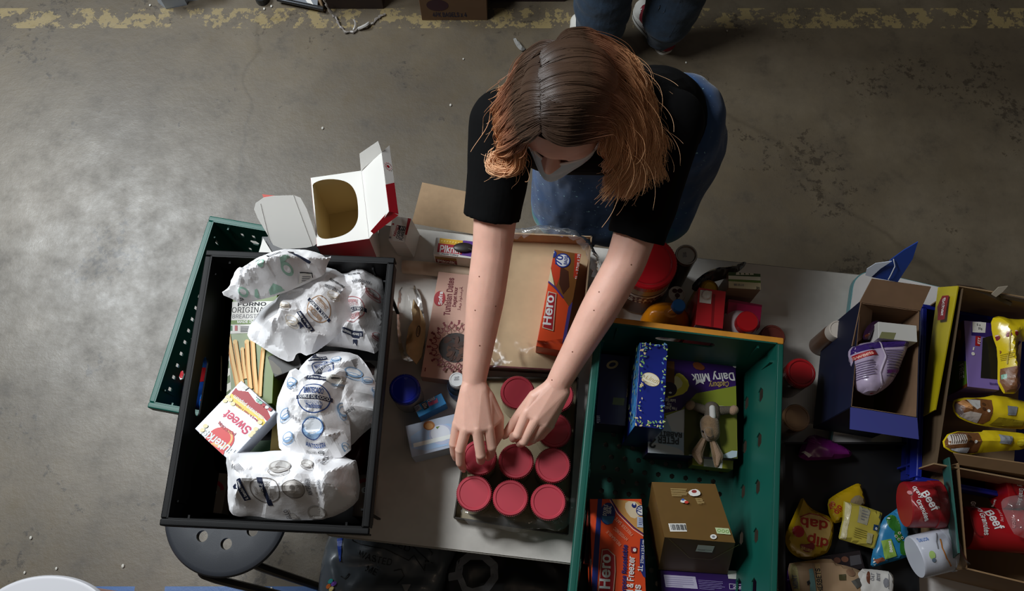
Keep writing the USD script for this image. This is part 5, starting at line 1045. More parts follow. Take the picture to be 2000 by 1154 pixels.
d.text('PETER', (1327, 856), (1285, 853), 12, mat('#39424a', .5)); d.text('RABBIT', (1333, 846), (1288, 842), 9, mat('#39424a', .5)); d.text('2', (1283, 858), (1268, 857), 17, mat('#39424a', .5))
d.poly([(1337, 792), (1446, 795), (1440, 900), (1336, 898)], mat('#4b5120', .5)); d.poly([(1396, 798), (1446, 800), (1441, 880), (1410, 890)], mat('#70751f', .5)); d.poly([(1345, 885), (1395, 896), (1440, 875), (1438, 898), (1345, 898)], mat('#b7c8d2', .5), smooth=1)
d.line([(1337, 792), (1440, 795)], 1.5, white_ink); d.done()
eb = carton('green_gift_carton', 'small olive green carton showing below the near edge of the chocolate egg box', 'carton', (1352, 908), (1432, 917), (1356, 880), .815, .05, mat('#8a8c24', .4)); eb.deco.poly([(1375, 893), (1412, 898), (1410, 915), (1374, 911)], mat('#cfd3d0', .5)); eb.deco.done()
# plain plush bunny
pb_ = Thing('plush_bunny', 'plain brown plush bunny lying head down in the window of the chocolate egg box', 'soft toy', (*P2(1390, 835, .86), .846)); fur = mat('#7c6448', .95, var=.2, vs=80, bump=.5, bs=350, sheen=.4); fur2 = mat('#9a7f68', .95, bump=.4, bs=350)
zz = .868
pb_.add('head', soft(fuse(hull((P(1386, 828, zz), .021), (P(1388, 845, zz + .002), .020)), hull((P(1384, 842, zz + .016), .010), (P(1387, 850, zz + .014), .009))), .004, 5), fur, smooth=True)
pb_.add('body', soft(hull((P(1390, 800, zz - .004), .018), (P(1391, 812, zz - .002), .017)), .005, 4), mat('#5d5448', .95, bump=.4, bs=300), smooth=True); pb_.add('bib', soft(hull((P(1391, 797, zz + .010), .007), (P(1392, 814, zz + .012), .007)), .004, 3), mat('#c9c8c4', .9), smooth=True)
for e0, e1, e2 in (((1374, 860), (1362, 885), (1368, 902)), ((1392, 862), (1402, 890), (1400, 908))):
    er = soft(limb((P(*e0, zz), .007), (P(*e1, zz + .002), .0125), (P(*e2, zz), .006)), .004, 5); c_ = er.vertices.mean(0); er.vertices = c_ + (er.vertices - c_) * [1, 1, .55]; ep = pb_.add('ear', er, fur, smooth=True)
    ei = soft(limb((P(*e0, zz), .003), (P(*e1, zz), .0065), (P(*e2, zz), .003)), .003, 4); ei.vertices = ei.vertices * [1, 1, .5] + [0, 0, zz * .5 + .0065]; pb_.add('inner_ear', ei, fur2, parent=ep, smooth=True)
for a_, b_ in (((1376, 800), (1349, 790)), ((1406, 802), (1434, 800))): pb_.add('arm', soft(limb((P(*a_, zz - .004), .010), (P(*b_, zz - .004), .008)), .004, 4), mat('#5d5448', .95, bump=.4, bs=300), smooth=True); pb_.add('paw', soft(hull((P(*b_, zz), .010), (P(b_[0] - 2, b_[1] + 2, zz), .010)), .003, 3), fur2, smooth=True)
pb_.add('face_stitch', cat_([tube(spline([P(1380, 851, zz + .0245), P(1387, 854, zz + .0245), P(1394, 851, zz + .0235)], 8), .0006, 5), trimesh.creation.icosphere(subdivisions=2, radius=.0022).apply_translation(P(1401, 848, zz + .013)), trimesh.creation.icosphere(subdivisions=2, radius=.0022).apply_translation(P(1372, 842, zz + .015))]), black_ink)
# gold box
gb_ = Thing('gold_box', 'plain gold brown carton with a barcode sticker in the near part of the green crate', 'box', (*P2(1355, 1040, .9), .80))
zg = .935; A_, B_, C_, D_ = P(1298, 1049, zg), P(1436, 1060, zg), P(1397, 945, zg), P(1273, 941, zg); zb = .812
gold = mat('#6b4f26', .4, metal=.12, var=.04, vs=40)
bot = [P(1286, 1112, zb), P(1421, 1121, zb), P(1421, 1121, zb) + (C_ - B_) * .98, P(1286, 1112, zb) + (D_ - A_) * .98]
for q in bot: q[2] = zb
gb_.add('body', hexa([A_, B_, C_, D_], bot), gold, smooth=False)
d = Deco(gb_, zg); d.poly([(1305, 1022), (1339, 1022), (1342, 1038), (1309, 1038)], white_card)
for k in range(11): d.poly([(1309 + 2.7 * k, 1024), (1309 + 2.7 * k + (1.6 if k % 3 else .9), 1024), (1311.5 + 2.7 * k + (1.6 if k % 3 else .9), 1035), (1311.5 + 2.7 * k, 1035)], black_ink, 'printed_barcode')
d.poly([(1396, 1030), (1423, 1032), (1427, 1044), (1400, 1042)], mat('#b9c79a', .5)); 
for k in range(3): d.ell((1404 + 8 * k, 1036 + k), 3.4, 3, mat('#6d9a4a', .5), w=1)
d.ell((1393, 1048), 6.5, 4.5, white_card); d.ell((1393, 1048), 3, 2, grey_ink); d.lines((1309, 954), (1343, 955), (1312, 970), 7, gold_ink, .4); d.lines((1357, 973), (1372, 974), (1362, 985), 6, gold_ink, .4)
d.poly([(1342, 962), (1350, 956), (1360, 955), (1368, 962), (1366, 968), (1350, 970)], white_card, smooth=1); d.ell((1355, 960), 5, 3, mat('#8a2a2a', .5)); d.ell((1334, 979), 6, 3, white_card); d.ell((1340, 981), 4, 2.6, mat('#c0392b', .5)); d.ell((1333, 976), 3, 2, mat('#3b5fa8', .5)); d.done()
e1 = nrm(B_ - A_); up_ = A_ - bot[0]; fd = FaceDeco(gb_, bot[0], B_ - A_, up_); wG = np.linalg.norm(B_ - A_); hG = np.linalg.norm(up_)
fd.put(sbox(.062, hG * .66, .096, hG * .86), white_card, 'printed_panel'); fd.lines((.065, hG * .73), (.094, hG * .73), (.065, hG * .70), 2, grey_ink, .5)
fd.put(LineString([(.0, hG * .98), (.055, hG * .45), (.10, hG * .45), (wG, hG * .96)]).buffer(.0006), mat('#b49a5a', .35, metal=.5), 'flap_fold'); fd.done()
pu = carton('chocolate_carton', 'dark purple carton lying back side up below the gold box', 'carton', (1294, 1200), (1487, 1200), (1286, 1113), .808, .048, purple)
d = pu.deco; d.poly([(1296, 1122), (1358, 1126), (1363, 1150), (1300, 1146)], mat('#c2b9d0', .45)); d.lines((1299, 1126), (1355, 1129), (1302, 1146), 5, mat('#9b90b4', .5), .3); d.lines((1363, 1132), (1415, 1136), (1366, 1152), 6, mat('#8a7cae', .5), .35); d.poly([(1420, 1114), (1461, 1116), (1466, 1132), (1422, 1130)], white_card)
d.line([(1424, 1140), (1455, 1142), (1460, 1150), (1425, 1150), (1424, 1140)], 1.2, mat('#c2b9d0', .45)); d.text('2 x', (1430, 1148), (1448, 1149), 5, mat('#c2b9d0', .45)); d.done()
# big freezer bag box and its neighbour
h2 = carton('freezer_bag_box', 'large orange freezer bag box lettered in white at the left wall of the green crate', 'box', (1158, 1200), (1264, 1200), (1176, 974), .885, .09, orange)
d = h2.deco; nv = mat('#1d2a72', .4)
d.poly([(1150, 1204), (1163, 1204), (1176, 973), (1168, 972)], nv)
d.poly([(1193, 974), (1267, 982), (1266, 1048), (1240, 1030), (1215, 1005)], mat('#cf9a55', .4)); d.poly([(1222, 978), (1246, 980), (1252, 1005), (1236, 1015), (1220, 995)], mat('#e2cfae', .4), smooth=1); d.poly([(1246, 980), (1268, 982), (1267, 992), (1258, 990)], mat('#b33a1c', .4)); d.line([(1193, 974), (1208, 1000), (1238, 1030), (1266, 1049)], 2.2, mat('#2b1c5c', .4)); d.line([(1191, 976), (1206, 1003), (1236, 1033), (1265, 1052)], 1.2, white_ink)
d.ell((1187, 1003), 14.5, 21, nv, rot=8); d.poly([(1175, 1008), (1200, 1008), (1196, 1022), (1186, 1024), (1177, 1018)], mat('#2f6a9a', .4)); d.text('DOUBLE', (1184, 1008), (1187, 986), 7, white_ink); d.text('SEAL', (1193, 1004), (1194, 988), 7, white_ink)
d.ell((1252, 997), 10, 10, white_ink); d.ell((1252, 997), 10, 10, nv, w=1.5); d.text('70', (1252, 1003), (1253, 990), 9, nv); d.text('BAGS', (1259, 1002), (1259, 992), 4, nv); d.ell((1238, 987), 4.5, 4.5, nv); d.text('*', (1235, 991), (1241, 991), 10, white_ink)
d.poly([(1244, 1009), (1262, 1011), (1261, 1031), (1244, 1029)], mat('#b9c2d6', .4)); d.lines((1248, 1013), (1259, 1014), (1247, 1027), 4, nv, .3)
for w_, p_, q_ in (('FREEZER SAFE', (1237, 1043), (1204, 1010)), ('HYGIENIC', (1227, 1052), (1201, 1029)), ('REUSABLE', (1214, 1063), (1187, 1035))): d.text(w_, p_, q_, 6, mat('#e9b79a', .4), bold=False)
d.text('All Purpose Resealable', (1221, 1185), (1225, 1064), 9, nv); d.text('Food & Freezer', (1234, 1185), (1239, 1087), 12, white_ink); d.text('Bags', (1248, 1185), (1251, 1142), 13, white_ink)
d.poly([(1250, 1052), (1266, 1053), (1265, 1130), (1256, 1126), (1249, 1112), (1249, 1070)], nv); d.text('1L', (1254, 1117), (1255, 1104), 9, white_ink); d.text('27cm x 19.5 cm', (1256, 1101), (1259, 1055), 5.5, white_ink); d.poly([(1232, 1068), (1243, 1068), (1242, 1079), (1232, 1079)], mat('#8a1a24', .4)); d.ell((1239, 1074), 3.5, 3.5, white_ink)
d.poly([(1168, 1160), (1176, 1074), (1186, 1072), (1200, 1085), (1201, 1115), (1196, 1170)], red_c); d.line([(1168, 1160), (1176, 1074), (1187, 1073), (1200, 1085), (1201, 1115), (1196, 1170)], 2, mat('#c49a86', .4)); d.text('Hero', (1190, 1153), (1192, 1083), 19, white_ink); d.done()
h3 = carton('red_packet', 'dark orange box wedged between the freezer bag box and the crate wall', 'box', (1141, 1100), (1160, 1102), (1150, 976), .83, .07, mat('#8e2f1c', .35)); h3.deco.poly([(1145, 1040), (1163, 1042), (1160, 1100), (1141, 1100)], mat('#33181a', .4)); h3.deco.done()

# ================================================================== navy display carton with snacks
zr = 1.0
nb = Thing('display_carton', 'navy cardboard display carton with open brown flaps holding a snack bag', 'box', (*P2(1728, 700, zr), T2Z))
FL_, FR_, NR_, NL_ = P(1679, 590, zr), P(1797, 606, zr), P(1791, 816, zr), P(1661, 795, zr)
navy_c = mat('#0b1330', .6); kraft = mat('#7d6047', .8, var=.06, vs=40)
bz = np.array([0, 0, -(zr - T2Z - .001)])
for p, q, nm in ((NL_, NR_, 'near_wall'), (NR_, FR_, 'right_wall'), (FR_, FL_, 'far_wall'), (FL_, NL_, 'left_wall')):
    inn = nrm(np.cross([0, 0, 1], q - p)) * .002
    nb.add(nm, panel([p, q, q + bz, p + bz], .002), navy_c); nb.add('inner_liner', panel([p + inn, q + inn, q + inn + bz, p + inn + bz], .0012), kraft)
nb.add('bottom_panel', panel([p + bz * .985 for p in (NL_, NR_, FR_, FL_)], .003), kraft)
nb.add('far_flap', panel([FL_, FR_, P(1818, 560, 1.035), P(1703, 544, 1.035)], .003), kraft)
nf = nb.add('near_flap', panel([NL_, NR_, P(1794, 858, .992), P(1660, 838, .992)], .003), mat('#3a3f86', .55))
nb.add('left_flap', panel([FL_, P(1708, 593, .975), P(1700, 620, .965), P(1697, 650, .96), P(1666, 676, zr)], .002), kraft)
nb.add('torn_flap', panel([P(1701, 541, 1.034), P(1753, 549, 1.034), P(1783, 507, 1.09), P(1792, 469, 1.12), P(1765, 487, 1.10), P(1742, 507, 1.08)], .003), mat('#1c3a86', .5))
nb.add('torn_edge', panel([P(1690, 537, 1.036), P(1702, 541, 1.037), P(1720, 525, 1.062), P(1742, 507, 1.082), P(1710, 516, 1.07), P(1693, 524, 1.05)], .002), mat('#b9bfca', .7))
nb.add('torn_edge', tube([P(1745, 506, 1.084), P(1748, 520, 1.075), P(1740, 537, 1.055), P(1735, 546, 1.04)], .0012, 6), mat('#cfd2d8', .7))
sn, d, _ = bag('snack_bag', 'lilac and silver snack bag with a red band inside the navy display carton', 'bag', [(1655, 690), (1663, 676), (1690, 668), (1718, 667), (1750, 664), (1776, 663), (1771, 686), (1758, 712), (1748, 740), (1731, 758), (1703, 774), (1685, 770), (1668, 758), (1662, 712)], .985, .035, .03, mat('#b4a4bd', .28, coat=.2), seed=71, crumple=.009, edge=.035, round_=1)
d.poly([(1655, 690), (1663, 676), (1718, 666), (1777, 662), (1774, 676), (1716, 681), (1664, 690)], mat('#3a246a', .3)); d.poly([(1661, 694), (1706, 686), (1709, 696), (1665, 704)], red_c); d.text('Sweets', (1668, 702), (1700, 695), 6, mat('#e2b3a0', .4)); d.poly([(1667, 756), (1690, 766), (1718, 764), (1705, 776), (1680, 772)], red_c)
d.lines((1668, 710), (1706, 704), (1672, 744), 8, mat('#6c5c80', .5), .35); d.lines((1724, 686), (1766, 684), (1728, 740), 11, mat('#5c4c70', .5), .35); d.poly([(1728, 725), (1758, 721), (1757, 727), (1728, 731)], mat('#6a2a7a', .4)); d.line([(1716, 668), (1722, 700), (1714, 730), (1722, 765)], 3, mat('#c9bccf', .25)); d.done()
wbx = carton('white_tray_box', 'white tray-shaped box sticking up behind the snack bag in the navy carton', 'box', (1716, 660), (1792, 668), (1727, 629), 1.02, .09, mat('#c6c4be', .5)); wbx.deco.poly([(1716, 661), (1745, 663), (1750, 650), (1722, 648)], mat('#7a7a52', .5)); wbx.deco.done()
bp, d, _ = bag('dark_wrapper', 'dark purple and brown wrapper at the left flap inside the navy carton', 'wrapper', [(1683, 664), (1690, 640), (1708, 625), (1722, 626), (1712, 645), (1700, 664)], .985, .02, .02, mat('#2c1730', .25), seed=72, edge=.02); d.poly([(1680, 655), (1700, 650), (1697, 664), (1682, 666)], mat('#5a2a1a', .4)); d.done()

# ================================================================== blue crate with yellow display carton
Mbl, wq, lq = crateM((1800, 592), (1900, 617), (1788, 940), .90, .13)
ax = nrm(P(1800, 592, .9) - P(1788, 940, .9)); bxv = np.array([ax[1], -ax[0], 0]); LBL = np.linalg.norm(P(1800, 592, .9) - P(1788, 940, .9))
cbl = (P(1800, 592, .9) + P(1788, 940, .9)) / 2 + bxv * .30; cbl[2] = T2Z + .002
blue_crate = crate('blue_crate', 'royal blue crate holding the yellow display carton at the right edge', rotz(cbl, math.degrees(math.atan2(bxv[1], bxv[0]))), .60 - .02, LBL - .02, .90 - T2Z - .004, blue_pl, holes=False, floor_holes=False, rimw=.009, taper=.012)
yc_ = Thing('display_carton', 'yellow display carton with torn cardboard rim holding gluten-free packs', 'box', (*P2(1930, 730, 1.0), T2Z + .012))
zy = 1.03; y0 = T2Z + .014
fl0, nl0 = P(1871, 558, zy), P(1824, 905, .985); fr0_ = fl0 + nrm([1, -.19, 0]) * .24; nr0 = nl0 + nrm([1, -.19, 0]) * .24; nr0[2] = nl0[2]
low = lambda p, k=.0: np.array([p[0], p[1], y0]) 
ykraft = mat('#8a7050', .8, var=.1, vs=20)
flb, nlb = P(1838, 566, .86) * [1, 1, 0] + [0, 0, .86], P(1800, 850, .86)
lwq = [fl0, P(1826, 800, 1.0), P(1798, 815, .88), P(1832, 561, .945)]
yc_.add('left_wall', hexa(lwq, [p + [.003, 0, -.001] for p in lwq]), mat('#c6b413', .4))
yc_.add('far_wall', panel([fl0 + [.002, 0, 0], fr0_, low(fr0_), low(fl0)], .003), ykraft)
yc_.add('far_wall_edge', panel([fl0 + [-.004, .004, .001], fl0 + [.045, -.004, .003], fl0 + [.085, -.016, -.010], fl0 + [.12, -.03, -.022], fl0 + [.12, -.034, -.03], fl0 + [.06, -.014, -.012]], .003), mat('#4a3d30', .8))
yc_.add('torn_flap', panel([P(1936, 574, 1.03), P(1950, 561, 1.045), P(1968, 558, 1.05), P(1958, 570, 1.04), P(1945, 580, 1.03)], .003), mat('#8c8272', .8))
yc_.add('torn_flap', panel([P(1952, 574, 1.03), P(2010, 584, 1.03), P(2010, 592, 1.02), P(1955, 580, 1.02)], .004), mat('#54463a', .8))
yc_.add('bottom_panel', panel([low(fl0) + [.05, 0, .05], low(fr0_) + [0, 0, .05], low(nr0) + [0, .02, .05], low(nl0) + [.06, .02, .05]], .003), ykraft)
yc_.add('inner_wall', panel([fl0 + [.006, -.004, -.002], nl0 + [.012, 0, -.004], low(nl0) + [.014, 0, .06], low(fl0) + [.03, -.004, .06]], .002), mat('#5d4a34', .8))
yc_.add('near_wall', panel([nl0, nr0, nr0 - [0, 0, .07], nl0 - [0, 0, .07]], .003), ykraft)
a_, b_, c_ = lwq[0], lwq[1], lwq[3]; n_ = nrm(np.cross(b_ - a_, c_ - a_)); n_ = n_ if n_ @ (np.array([0, 0, CAM_H]) - a_) > 0 else -n_
dn_ = nrm(b_ - a_); rt_ = np.cross(dn_, n_) ; fk = FaceDeco(yc_, a_ + n_ * .0015 + (c_ - a_) * .0, dn_, np.cross(n_, dn_))
pr_ = lambda px, py, z: (lambda p: (float((p - fk.o) @ fk.ex), float((p - fk.o) @ fk.ey)))(P(px, py, z))
def onplane(px, py):
    o = np.array([0, 0, CAM_H]); p1 = P(px, py, 0.5); d_ = p1 - o; t_ = ((a_ - o) @ n_) / (d_ @ n_); p = o + d_ * t_; return (float((p - fk.o) @ fk.ex), float((p - fk.o) @ fk.ey))
fk.poly([onplane(*p) for p in ((1842, 578), (1855, 577), (1846, 624), (1833, 626), (1833, 610), (1832, 600), (1836, 590))], mat('#8a1a22', .4)); fk.text('Schar', onplane(1843, 583), onplane(1839, 619), .011, white_ink); fk.done()
lp_ = carton('free_from_box', 'lilac box with dark window and white price square inside the yellow carton', 'box', (1890, 755), (1952, 762), (1899, 627), .97, .13, mat('#7d68a8', .4))
d = lp_.deco; d.poly([(1899, 625), (1940, 628), (1942, 660), (1897, 655)], mat('#2e1c66', .35)); d.poly([(1899, 628), (1926, 629), (1924, 650), (1899, 649)], white_card); d.text('5 x', (1907, 636), (1915, 637), 4, black_ink); d.text('25g', (1910, 643), (1918, 644), 4, black_ink); d.poly([(1919, 660), (1960, 650), (1960, 742), (1915, 738)], mat('#1f1d18', .15)); d.poly([(1905, 656), (1915, 657), (1913, 676), (1904, 675)], red_c); d.text('FIT', (1914, 673), (1915, 660), 5, white_ink); d.poly([(1900, 678), (1903, 678), (1902, 684), (1899, 684)], white_card); d.ell((1900, 691), 3.5, 3.5, white_card); d.text('Biscuits', (1932, 751), (1948, 752), 4, mat('#4a3a7c', .5)); d.done()
lf = lp_.left(); hL = lp_.h; lf.put(sbox(0, 0, hL, .129), mat('#6a3a1c', .4), 'printed_panel'); lf.put(Polygon([(hL * .55, .129), (hL * .95, .129), (hL, .02), (hL * .5, .05)]), mat('#5a7a24', .4), 'printed_panel'); lf.put(Polygon([(hL * .3, .129), (hL * .55, .09), (hL * .62, .129)]), mat('#241a8a', .4), 'printed_panel'); lf.text('FREE', (hL * .62, .10), (hL * .85, .10), .018, white_ink)
for k in range(9): lf.put(Point(r_.uniform(0, hL * .35), r_.uniform(.06, .125)).buffer(.008), mat(('#b8763c', '#8a4a24')[k % 2], .4), 'printed_biscuit')
lf.done()
def pack(label, pts, z, top, m, seed, **kw): return bag('biscuit_pack', label, 'packet', pts, z, top, .02, m, seed=seed, group='yellow biscuit packs in the display carton', flat=.6, **kw)
ypk = mat('#d2b81a', .28, coat=.2)
t, d, _ = pack('yellow biscuit pack with three red jam pictures standing beside the lilac box', [(1935, 622), (1953, 616), (1976, 624), (2020, 622), (2020, 664), (1988, 668), (1987, 704), (1992, 717), (1992, 770), (1948, 768), (1949, 685), (1937, 652)], .985, .03, ypk, 81, crumple=.006, edge=.03)
for x_, y_ in ((1954, 657), (1969, 654), (1982, 653)): d.poly([(x_ - 4, y_ - 4), (x_ + 4, y_ - 4), (x_ + 4, y_ + 4), (x_ - 4, y_ + 4)], mat('#7a1a24', .4), smooth=1); d.ell((x_ - 1, y_ - 5), 3, 1.5, mat('#d9b0a0', .4))
d.poly([(1946, 717), (1993, 717), (1993, 772), (1946, 772)], mat('#7c5236', .4)); d.poly([(1962, 729), (1969, 729), (1969, 738), (1962, 738)], mat('#7fb09a', .4)); d.ell((1956, 684), 5, 5, mat('#8a5a24', .4)); d.lines((1958, 690), (1976, 690), (1960, 704), 4, mat('#a08a18', .5), .3); d.poly([(1988, 664), (2015, 664), (2015, 705), (1995, 705)], mat('#6a3a2a', .4), smooth=1); d.line([(1970, 645), (1968, 710)], 1.5, mat('#a99214', .4)); d.done()
for lab, pts, z, sd in (('brown and yellow biscuit pack nearest the lilac box with a peach picture', [(1859, 784), (1875, 776), (1917, 777), (1945, 770), (2020, 788), (2020, 840), (1932, 834), (1894, 826), (1864, 812)], .955, 82), ('brown and yellow biscuit pack nearest the gravy carton with a large barcode', [(1836, 869), (1854, 841), (1917, 845), (1922, 838), (2020, 848), (2020, 876), (1915, 884), (1894, 888), (1862, 886)], .985, 83)):
    t, d, _ = pack(lab, pts, z, .025, ypk, sd, crumple=.006, edge=.03)
    dy = 0 if sd == 82 else 64; br_ = mat('#6f4526', .35)
    if sd == 82:
        d.poly([(1915, 775), (1939, 780), (1936, 820), (1915, 832), (1880, 826), (1862, 812), (1858, 784)], br_); d.poly([(1874, 785), (1886, 778), (1899, 790), (1898, 800), (1886, 796)], mat('#c98f5a', .4)); d.poly([(1892, 777), (1918, 780), (1914, 796), (1907, 800), (1898, 792)], mat('#b9b6b2', .4)); d.poly([(1876, 808), (1895, 803), (1917, 808), (1914, 830), (1880, 822)], mat('#b3a7a0', .4)); d.poly([(1860, 784), (1874, 786), (1884, 805), (1875, 820), (1862, 808)], mat('#6a5a58', .3))
        d.ell((1922, 789), 3.5, 3.5, mat('#4a2c18', .4)); d.ell((1920, 799), 3.5, 3.5, mat('#4a2c18', .4)); d.ell((1929, 803), 3, 3, white_card); d.poly([(1965, 793), (1985, 795), (1982, 812), (1965, 812)], mat('#7a7c80', .4)); d.poly([(1950, 815), (2000, 822), (2000, 836), (1938, 828)], mat('#8c7a18', .4))
    else:
        d.poly([(1917, 840), (1915, 884), (1862, 888), (1836, 869), (1852, 840)], br_); d.poly([(1856, 845), (1887, 848), (1884, 867), (1855, 868)], mat('#c6bcb2', .4))
        for k in range(7): d.poly([(1860 + 3.4 * k, 847), (1861.6 + 3.4 * k, 847), (1861 + 3.4 * k, 866), (1859.4 + 3.4 * k, 866)], mat('#5a4c44', .5), 'printed_barcode')
        d.ell((1892, 852), 3.5, 3.5, mat('#4a2c18', .4)); d.ell((1892, 862), 3.5, 3.5, mat('#4a2c18', .4)); d.ell((1904, 863), 3, 3, white_card); d.poly([(1858, 875), (1895, 874), (1894, 887), (1864, 887)], mat('#c4c6cc', .4)); d.poly([(1950, 848), (1978, 852), (1976, 868), (1952, 866)], mat('#8f9298', .4)); d.ell((1996, 864), 9, 6, mat('#e2d030', .4))
    d.done()
# ================================================================== gravy drums in a wrapped carton
gv = Thing('gravy_carton', 'open shrink-wrapped cardboard carton of red gravy drums at the lower right', 'carton', (*P2(1930, 1010, .9), T2Z))
zt = .985; gz = T2Z + .001
gA, gB, gC, gD = P(1872, 905, zt), P(2260, 968, zt), P(2260, 1200, zt), P(1888, 1110, zt)
b0 = np.array([1, 1, 0]); 
def lowz(p): return p * b0 + [0, 0, gz + .002]
gk = mat('#8d6f4d', .8, var=.05, vs=30)
gv.add('far_wall', panel([gA, gB, lowz(gB), lowz(gA)], .003), gk)
gv.add('far_flap', panel([gA + [0, 0, .001], gB + [0, 0, .001], P(2260, 940, 1.01), P(1862, 886, 1.01)], .003), gk)
gv.add('left_wall', panel([gD, gA, lowz(gA), lowz(gD)], .003), gk)
gv.add('left_flap', panel([P(1842, 900, .955), P(1858, 893, 1.0), P(1856, 985, 1.0), P(1878, 1080, 1.0), P(1862, 1092, .955), P(1845, 985, .955)], .003), mat('#2c5a52', .35))
gv.add('bottom_panel', panel([lowz(gA), lowz(gB), lowz(gC), lowz(gD)], .003), gk)
gv.add('near_wall', panel([gD, gC, lowz(gC), lowz(gD)], .003), gk)
drum_red = mat('#a3121a', .35, coat=.15)
def drum(label, a, b, r, body, text=None, group='red gravy drums', lidm=None):
    a, b = np.array(a), np.array(b); M = axisM(a, b); L = np.linalg.norm(b - a); t = Thing('gravy_drum', label, 'drum', M, group=group)
    def loc(m_): m_.apply_transform(M); return m_
    t.add('body', loc(lathe([(0, 0), (r * .96, 0), (r, .004), (r, L - .018), (0, L - .018)], n=48)), body, smooth=40)
    t.add('lid', loc(lathe([(0, L), (r * .9, L), (r * .93, L + .002), (r * 1.02, L + .001), (r * 1.04, L - .002), (r * 1.04, L - .018), (0, L - .018)], n=48)), lidm or body, smooth=40)
    ax_ = M[:3, 2]
    def surf(v):
        """height of the drum's upper side above the table plane"""
        d_ = v - a[:2]; h2 = nrm(ax_[:2]); along = d_ @ h2; across = d_ @ np.array([-h2[1], h2[0]])
        k = np.sqrt(np.maximum(0, (r * 1.004) ** 2 - across ** 2)); cs = max(.2, np.linalg.norm(ax_[:2])); return a[2] + along * ax_[2] / cs + k / cs
    return t, Deco(t, a[2] + r * .9, surf=surf, maxe=.006, lift=.0008)
t, d = drum('red beef gravy drum lying nearest the inner cardboard wall', P(1882, 1030, .90), P(2010, 1030, .90) + [0, -.01, .0], .043, drum_red)
d.text('Beef', (1925, 997), (1942, 1036), 18, white_ink); d.text('Gravy', (1914, 975), (1918, 1000), 9, white_ink); d.text('Granules', (1914, 1001), (1921, 1045), 10, white_ink); d.ell((1912, 1020), 16, 27, mat('#7c0c14', .35), w=2.5, seg=(80, 280)); d.text('Meat & Veg', (1956, 990), (1954, 1018), 5, mat('#d98a8a', .4)); d.text('Rich', (1976, 1008), (1974, 1030), 6, mat('#d98a8a', .4)); d.done()
t, d = drum('red beef gravy drum cut by the right picture edge behind the other drum', P(1946, 955, .90), P(2080, 945, .90), .043, drum_red)
d.text('Beef', (1996, 925), (2004, 962), 18, white_ink); d.text('Gravy Granules', (1984, 930), (1992, 985), 9, white_ink); d.ell((1990, 945), 16, 26, mat('#7c0c14', .35), w=2.5, seg=(80, 280)); d.text('B', (1960, 940), (1963, 930), 12, white_ink); d.text('Serving', (1942, 975), (1944, 988), 4, white_ink); d.done()
t, d = drum('red beef gravy drum behind clear film outside the left carton wall', P(1766, 985, .93), P(1836, 985, .935), .046, mat('#8e141c', .35))
d.text('Beef', (1796, 962), (1819, 1000), 15, white_ink); d.text('Gravy', (1783, 950), (1795, 974), 8, white_ink); d.text('Granules', (1786, 978), (1811, 1018), 8, white_ink); d.text('Makes', (1829, 955), (1836, 982), 5, pale_red); d.ell((1776, 962), 5, 4, pale_red); d.done()
t, d = drum('white drum with an orange curved line lying below the red drums', P(1786, 1088, .92), P(1862, 1070, .925), .042, mat('#b9bcc6', .35), group='white drums', lidm=mat('#c9ccd4', .35))
d.line([(1836, 1052), (1837, 1070), (1846, 1090), (1860, 1106)], 2.4, mat('#b9722a', .4)); d.text('Sauce', (1796, 1058), (1816, 1054), 7, mat('#6f86b4', .4)); d.ell((1818, 1084), 6, 8, mat('#9cb86a', .4)); d.ell((1822, 1094), 4, 4, mat('#5a6a7a', .4)); d.line([(1834, 1040), (1828, 1058), (1829, 1072)], 2, grey_ink); d.done()
gf = Pillow(zpoly([(1758, 945), (1800, 935), (1850, 930), (1862, 1000), (1884, 1090), (1900, 1105), (1830, 1125), (1790, 1128), (1770, 1060)], .98), .982, .018, .004, seed=91, crumple=.012, edge=.03, res=.008)
t = Thing('plastic_film', 'clear shrink film stretched over the drums left of the gravy carton', 'film', (*gf.c, .86)); t.add('film_sheet', trimesh.Trimesh(gf.mesh.vertices, gf.mesh.faces[:len(gf.mesh.faces) // 2], process=False), clear, smooth=True)
gf = Pillow(zpoly([(1950, 985), (1960, 970), (2010, 965), (2060, 975), (2060, 1060), (1980, 1050), (1965, 1020)], .955), .96, .022, .004, seed=92, crumple=.016, edge=.03, res=.008)
t = Thing('plastic_film', 'torn reddish film scrap over the lid of the gravy drum at the right edge', 'film', (*gf.c, .95)); t.add('film_sheet', trimesh.Trimesh(gf.mesh.vertices, gf.mesh.faces[:len(gf.mesh.faces) // 2], process=False), clear_hazy, smooth=True)
# dark tray under the sweets
dt = Thing('black_tray', 'shallow black plastic tray holding the sweet packets right of the green crate', 'tray', (*P2(1660, 1010, .76), TZ))
a, b, c_, d_ = P(1519, 1190, .76), P(1775, 1190, .76), P(1768, 872, .76), P(1519, 872, .76)
dt.add('tray_floor', panel([p * b0 + [0, 0, TZ + .033] for p in (a, b, c_, d_)], .004), mat('#0d0d0f', .5))
for p, q in ((a, b), (b, c_), (c_, d_), (d_, a)): dt.add('tray_wall', panel([p * b0 + [0, 0, .772], q * b0 + [0, 0, .772], q * b0 + [0, 0, .81], p * b0 + [0, 0, .81]], .004), mat('#0d0d0f', .5))
dd = mat('#b8960f', .3, coat=.15)
t, d, _ = bag('sherbet_packet', 'yellow and red lolly packet with a pointed corner and a red dot', 'packet', [(1532, 1046), (1548, 1011), (1558, 988), (1567, 968), (1576, 984), (1588, 996), (1627, 1011), (1629, 1034), (1621, 1076), (1600, 1087), (1575, 1095), (1552, 1086), (1536, 1070)], .795, .012, .008, dd, seed=93, crumple=.004, edge=.02, round_=1)
pale_y = mat('#cfae62', .35)
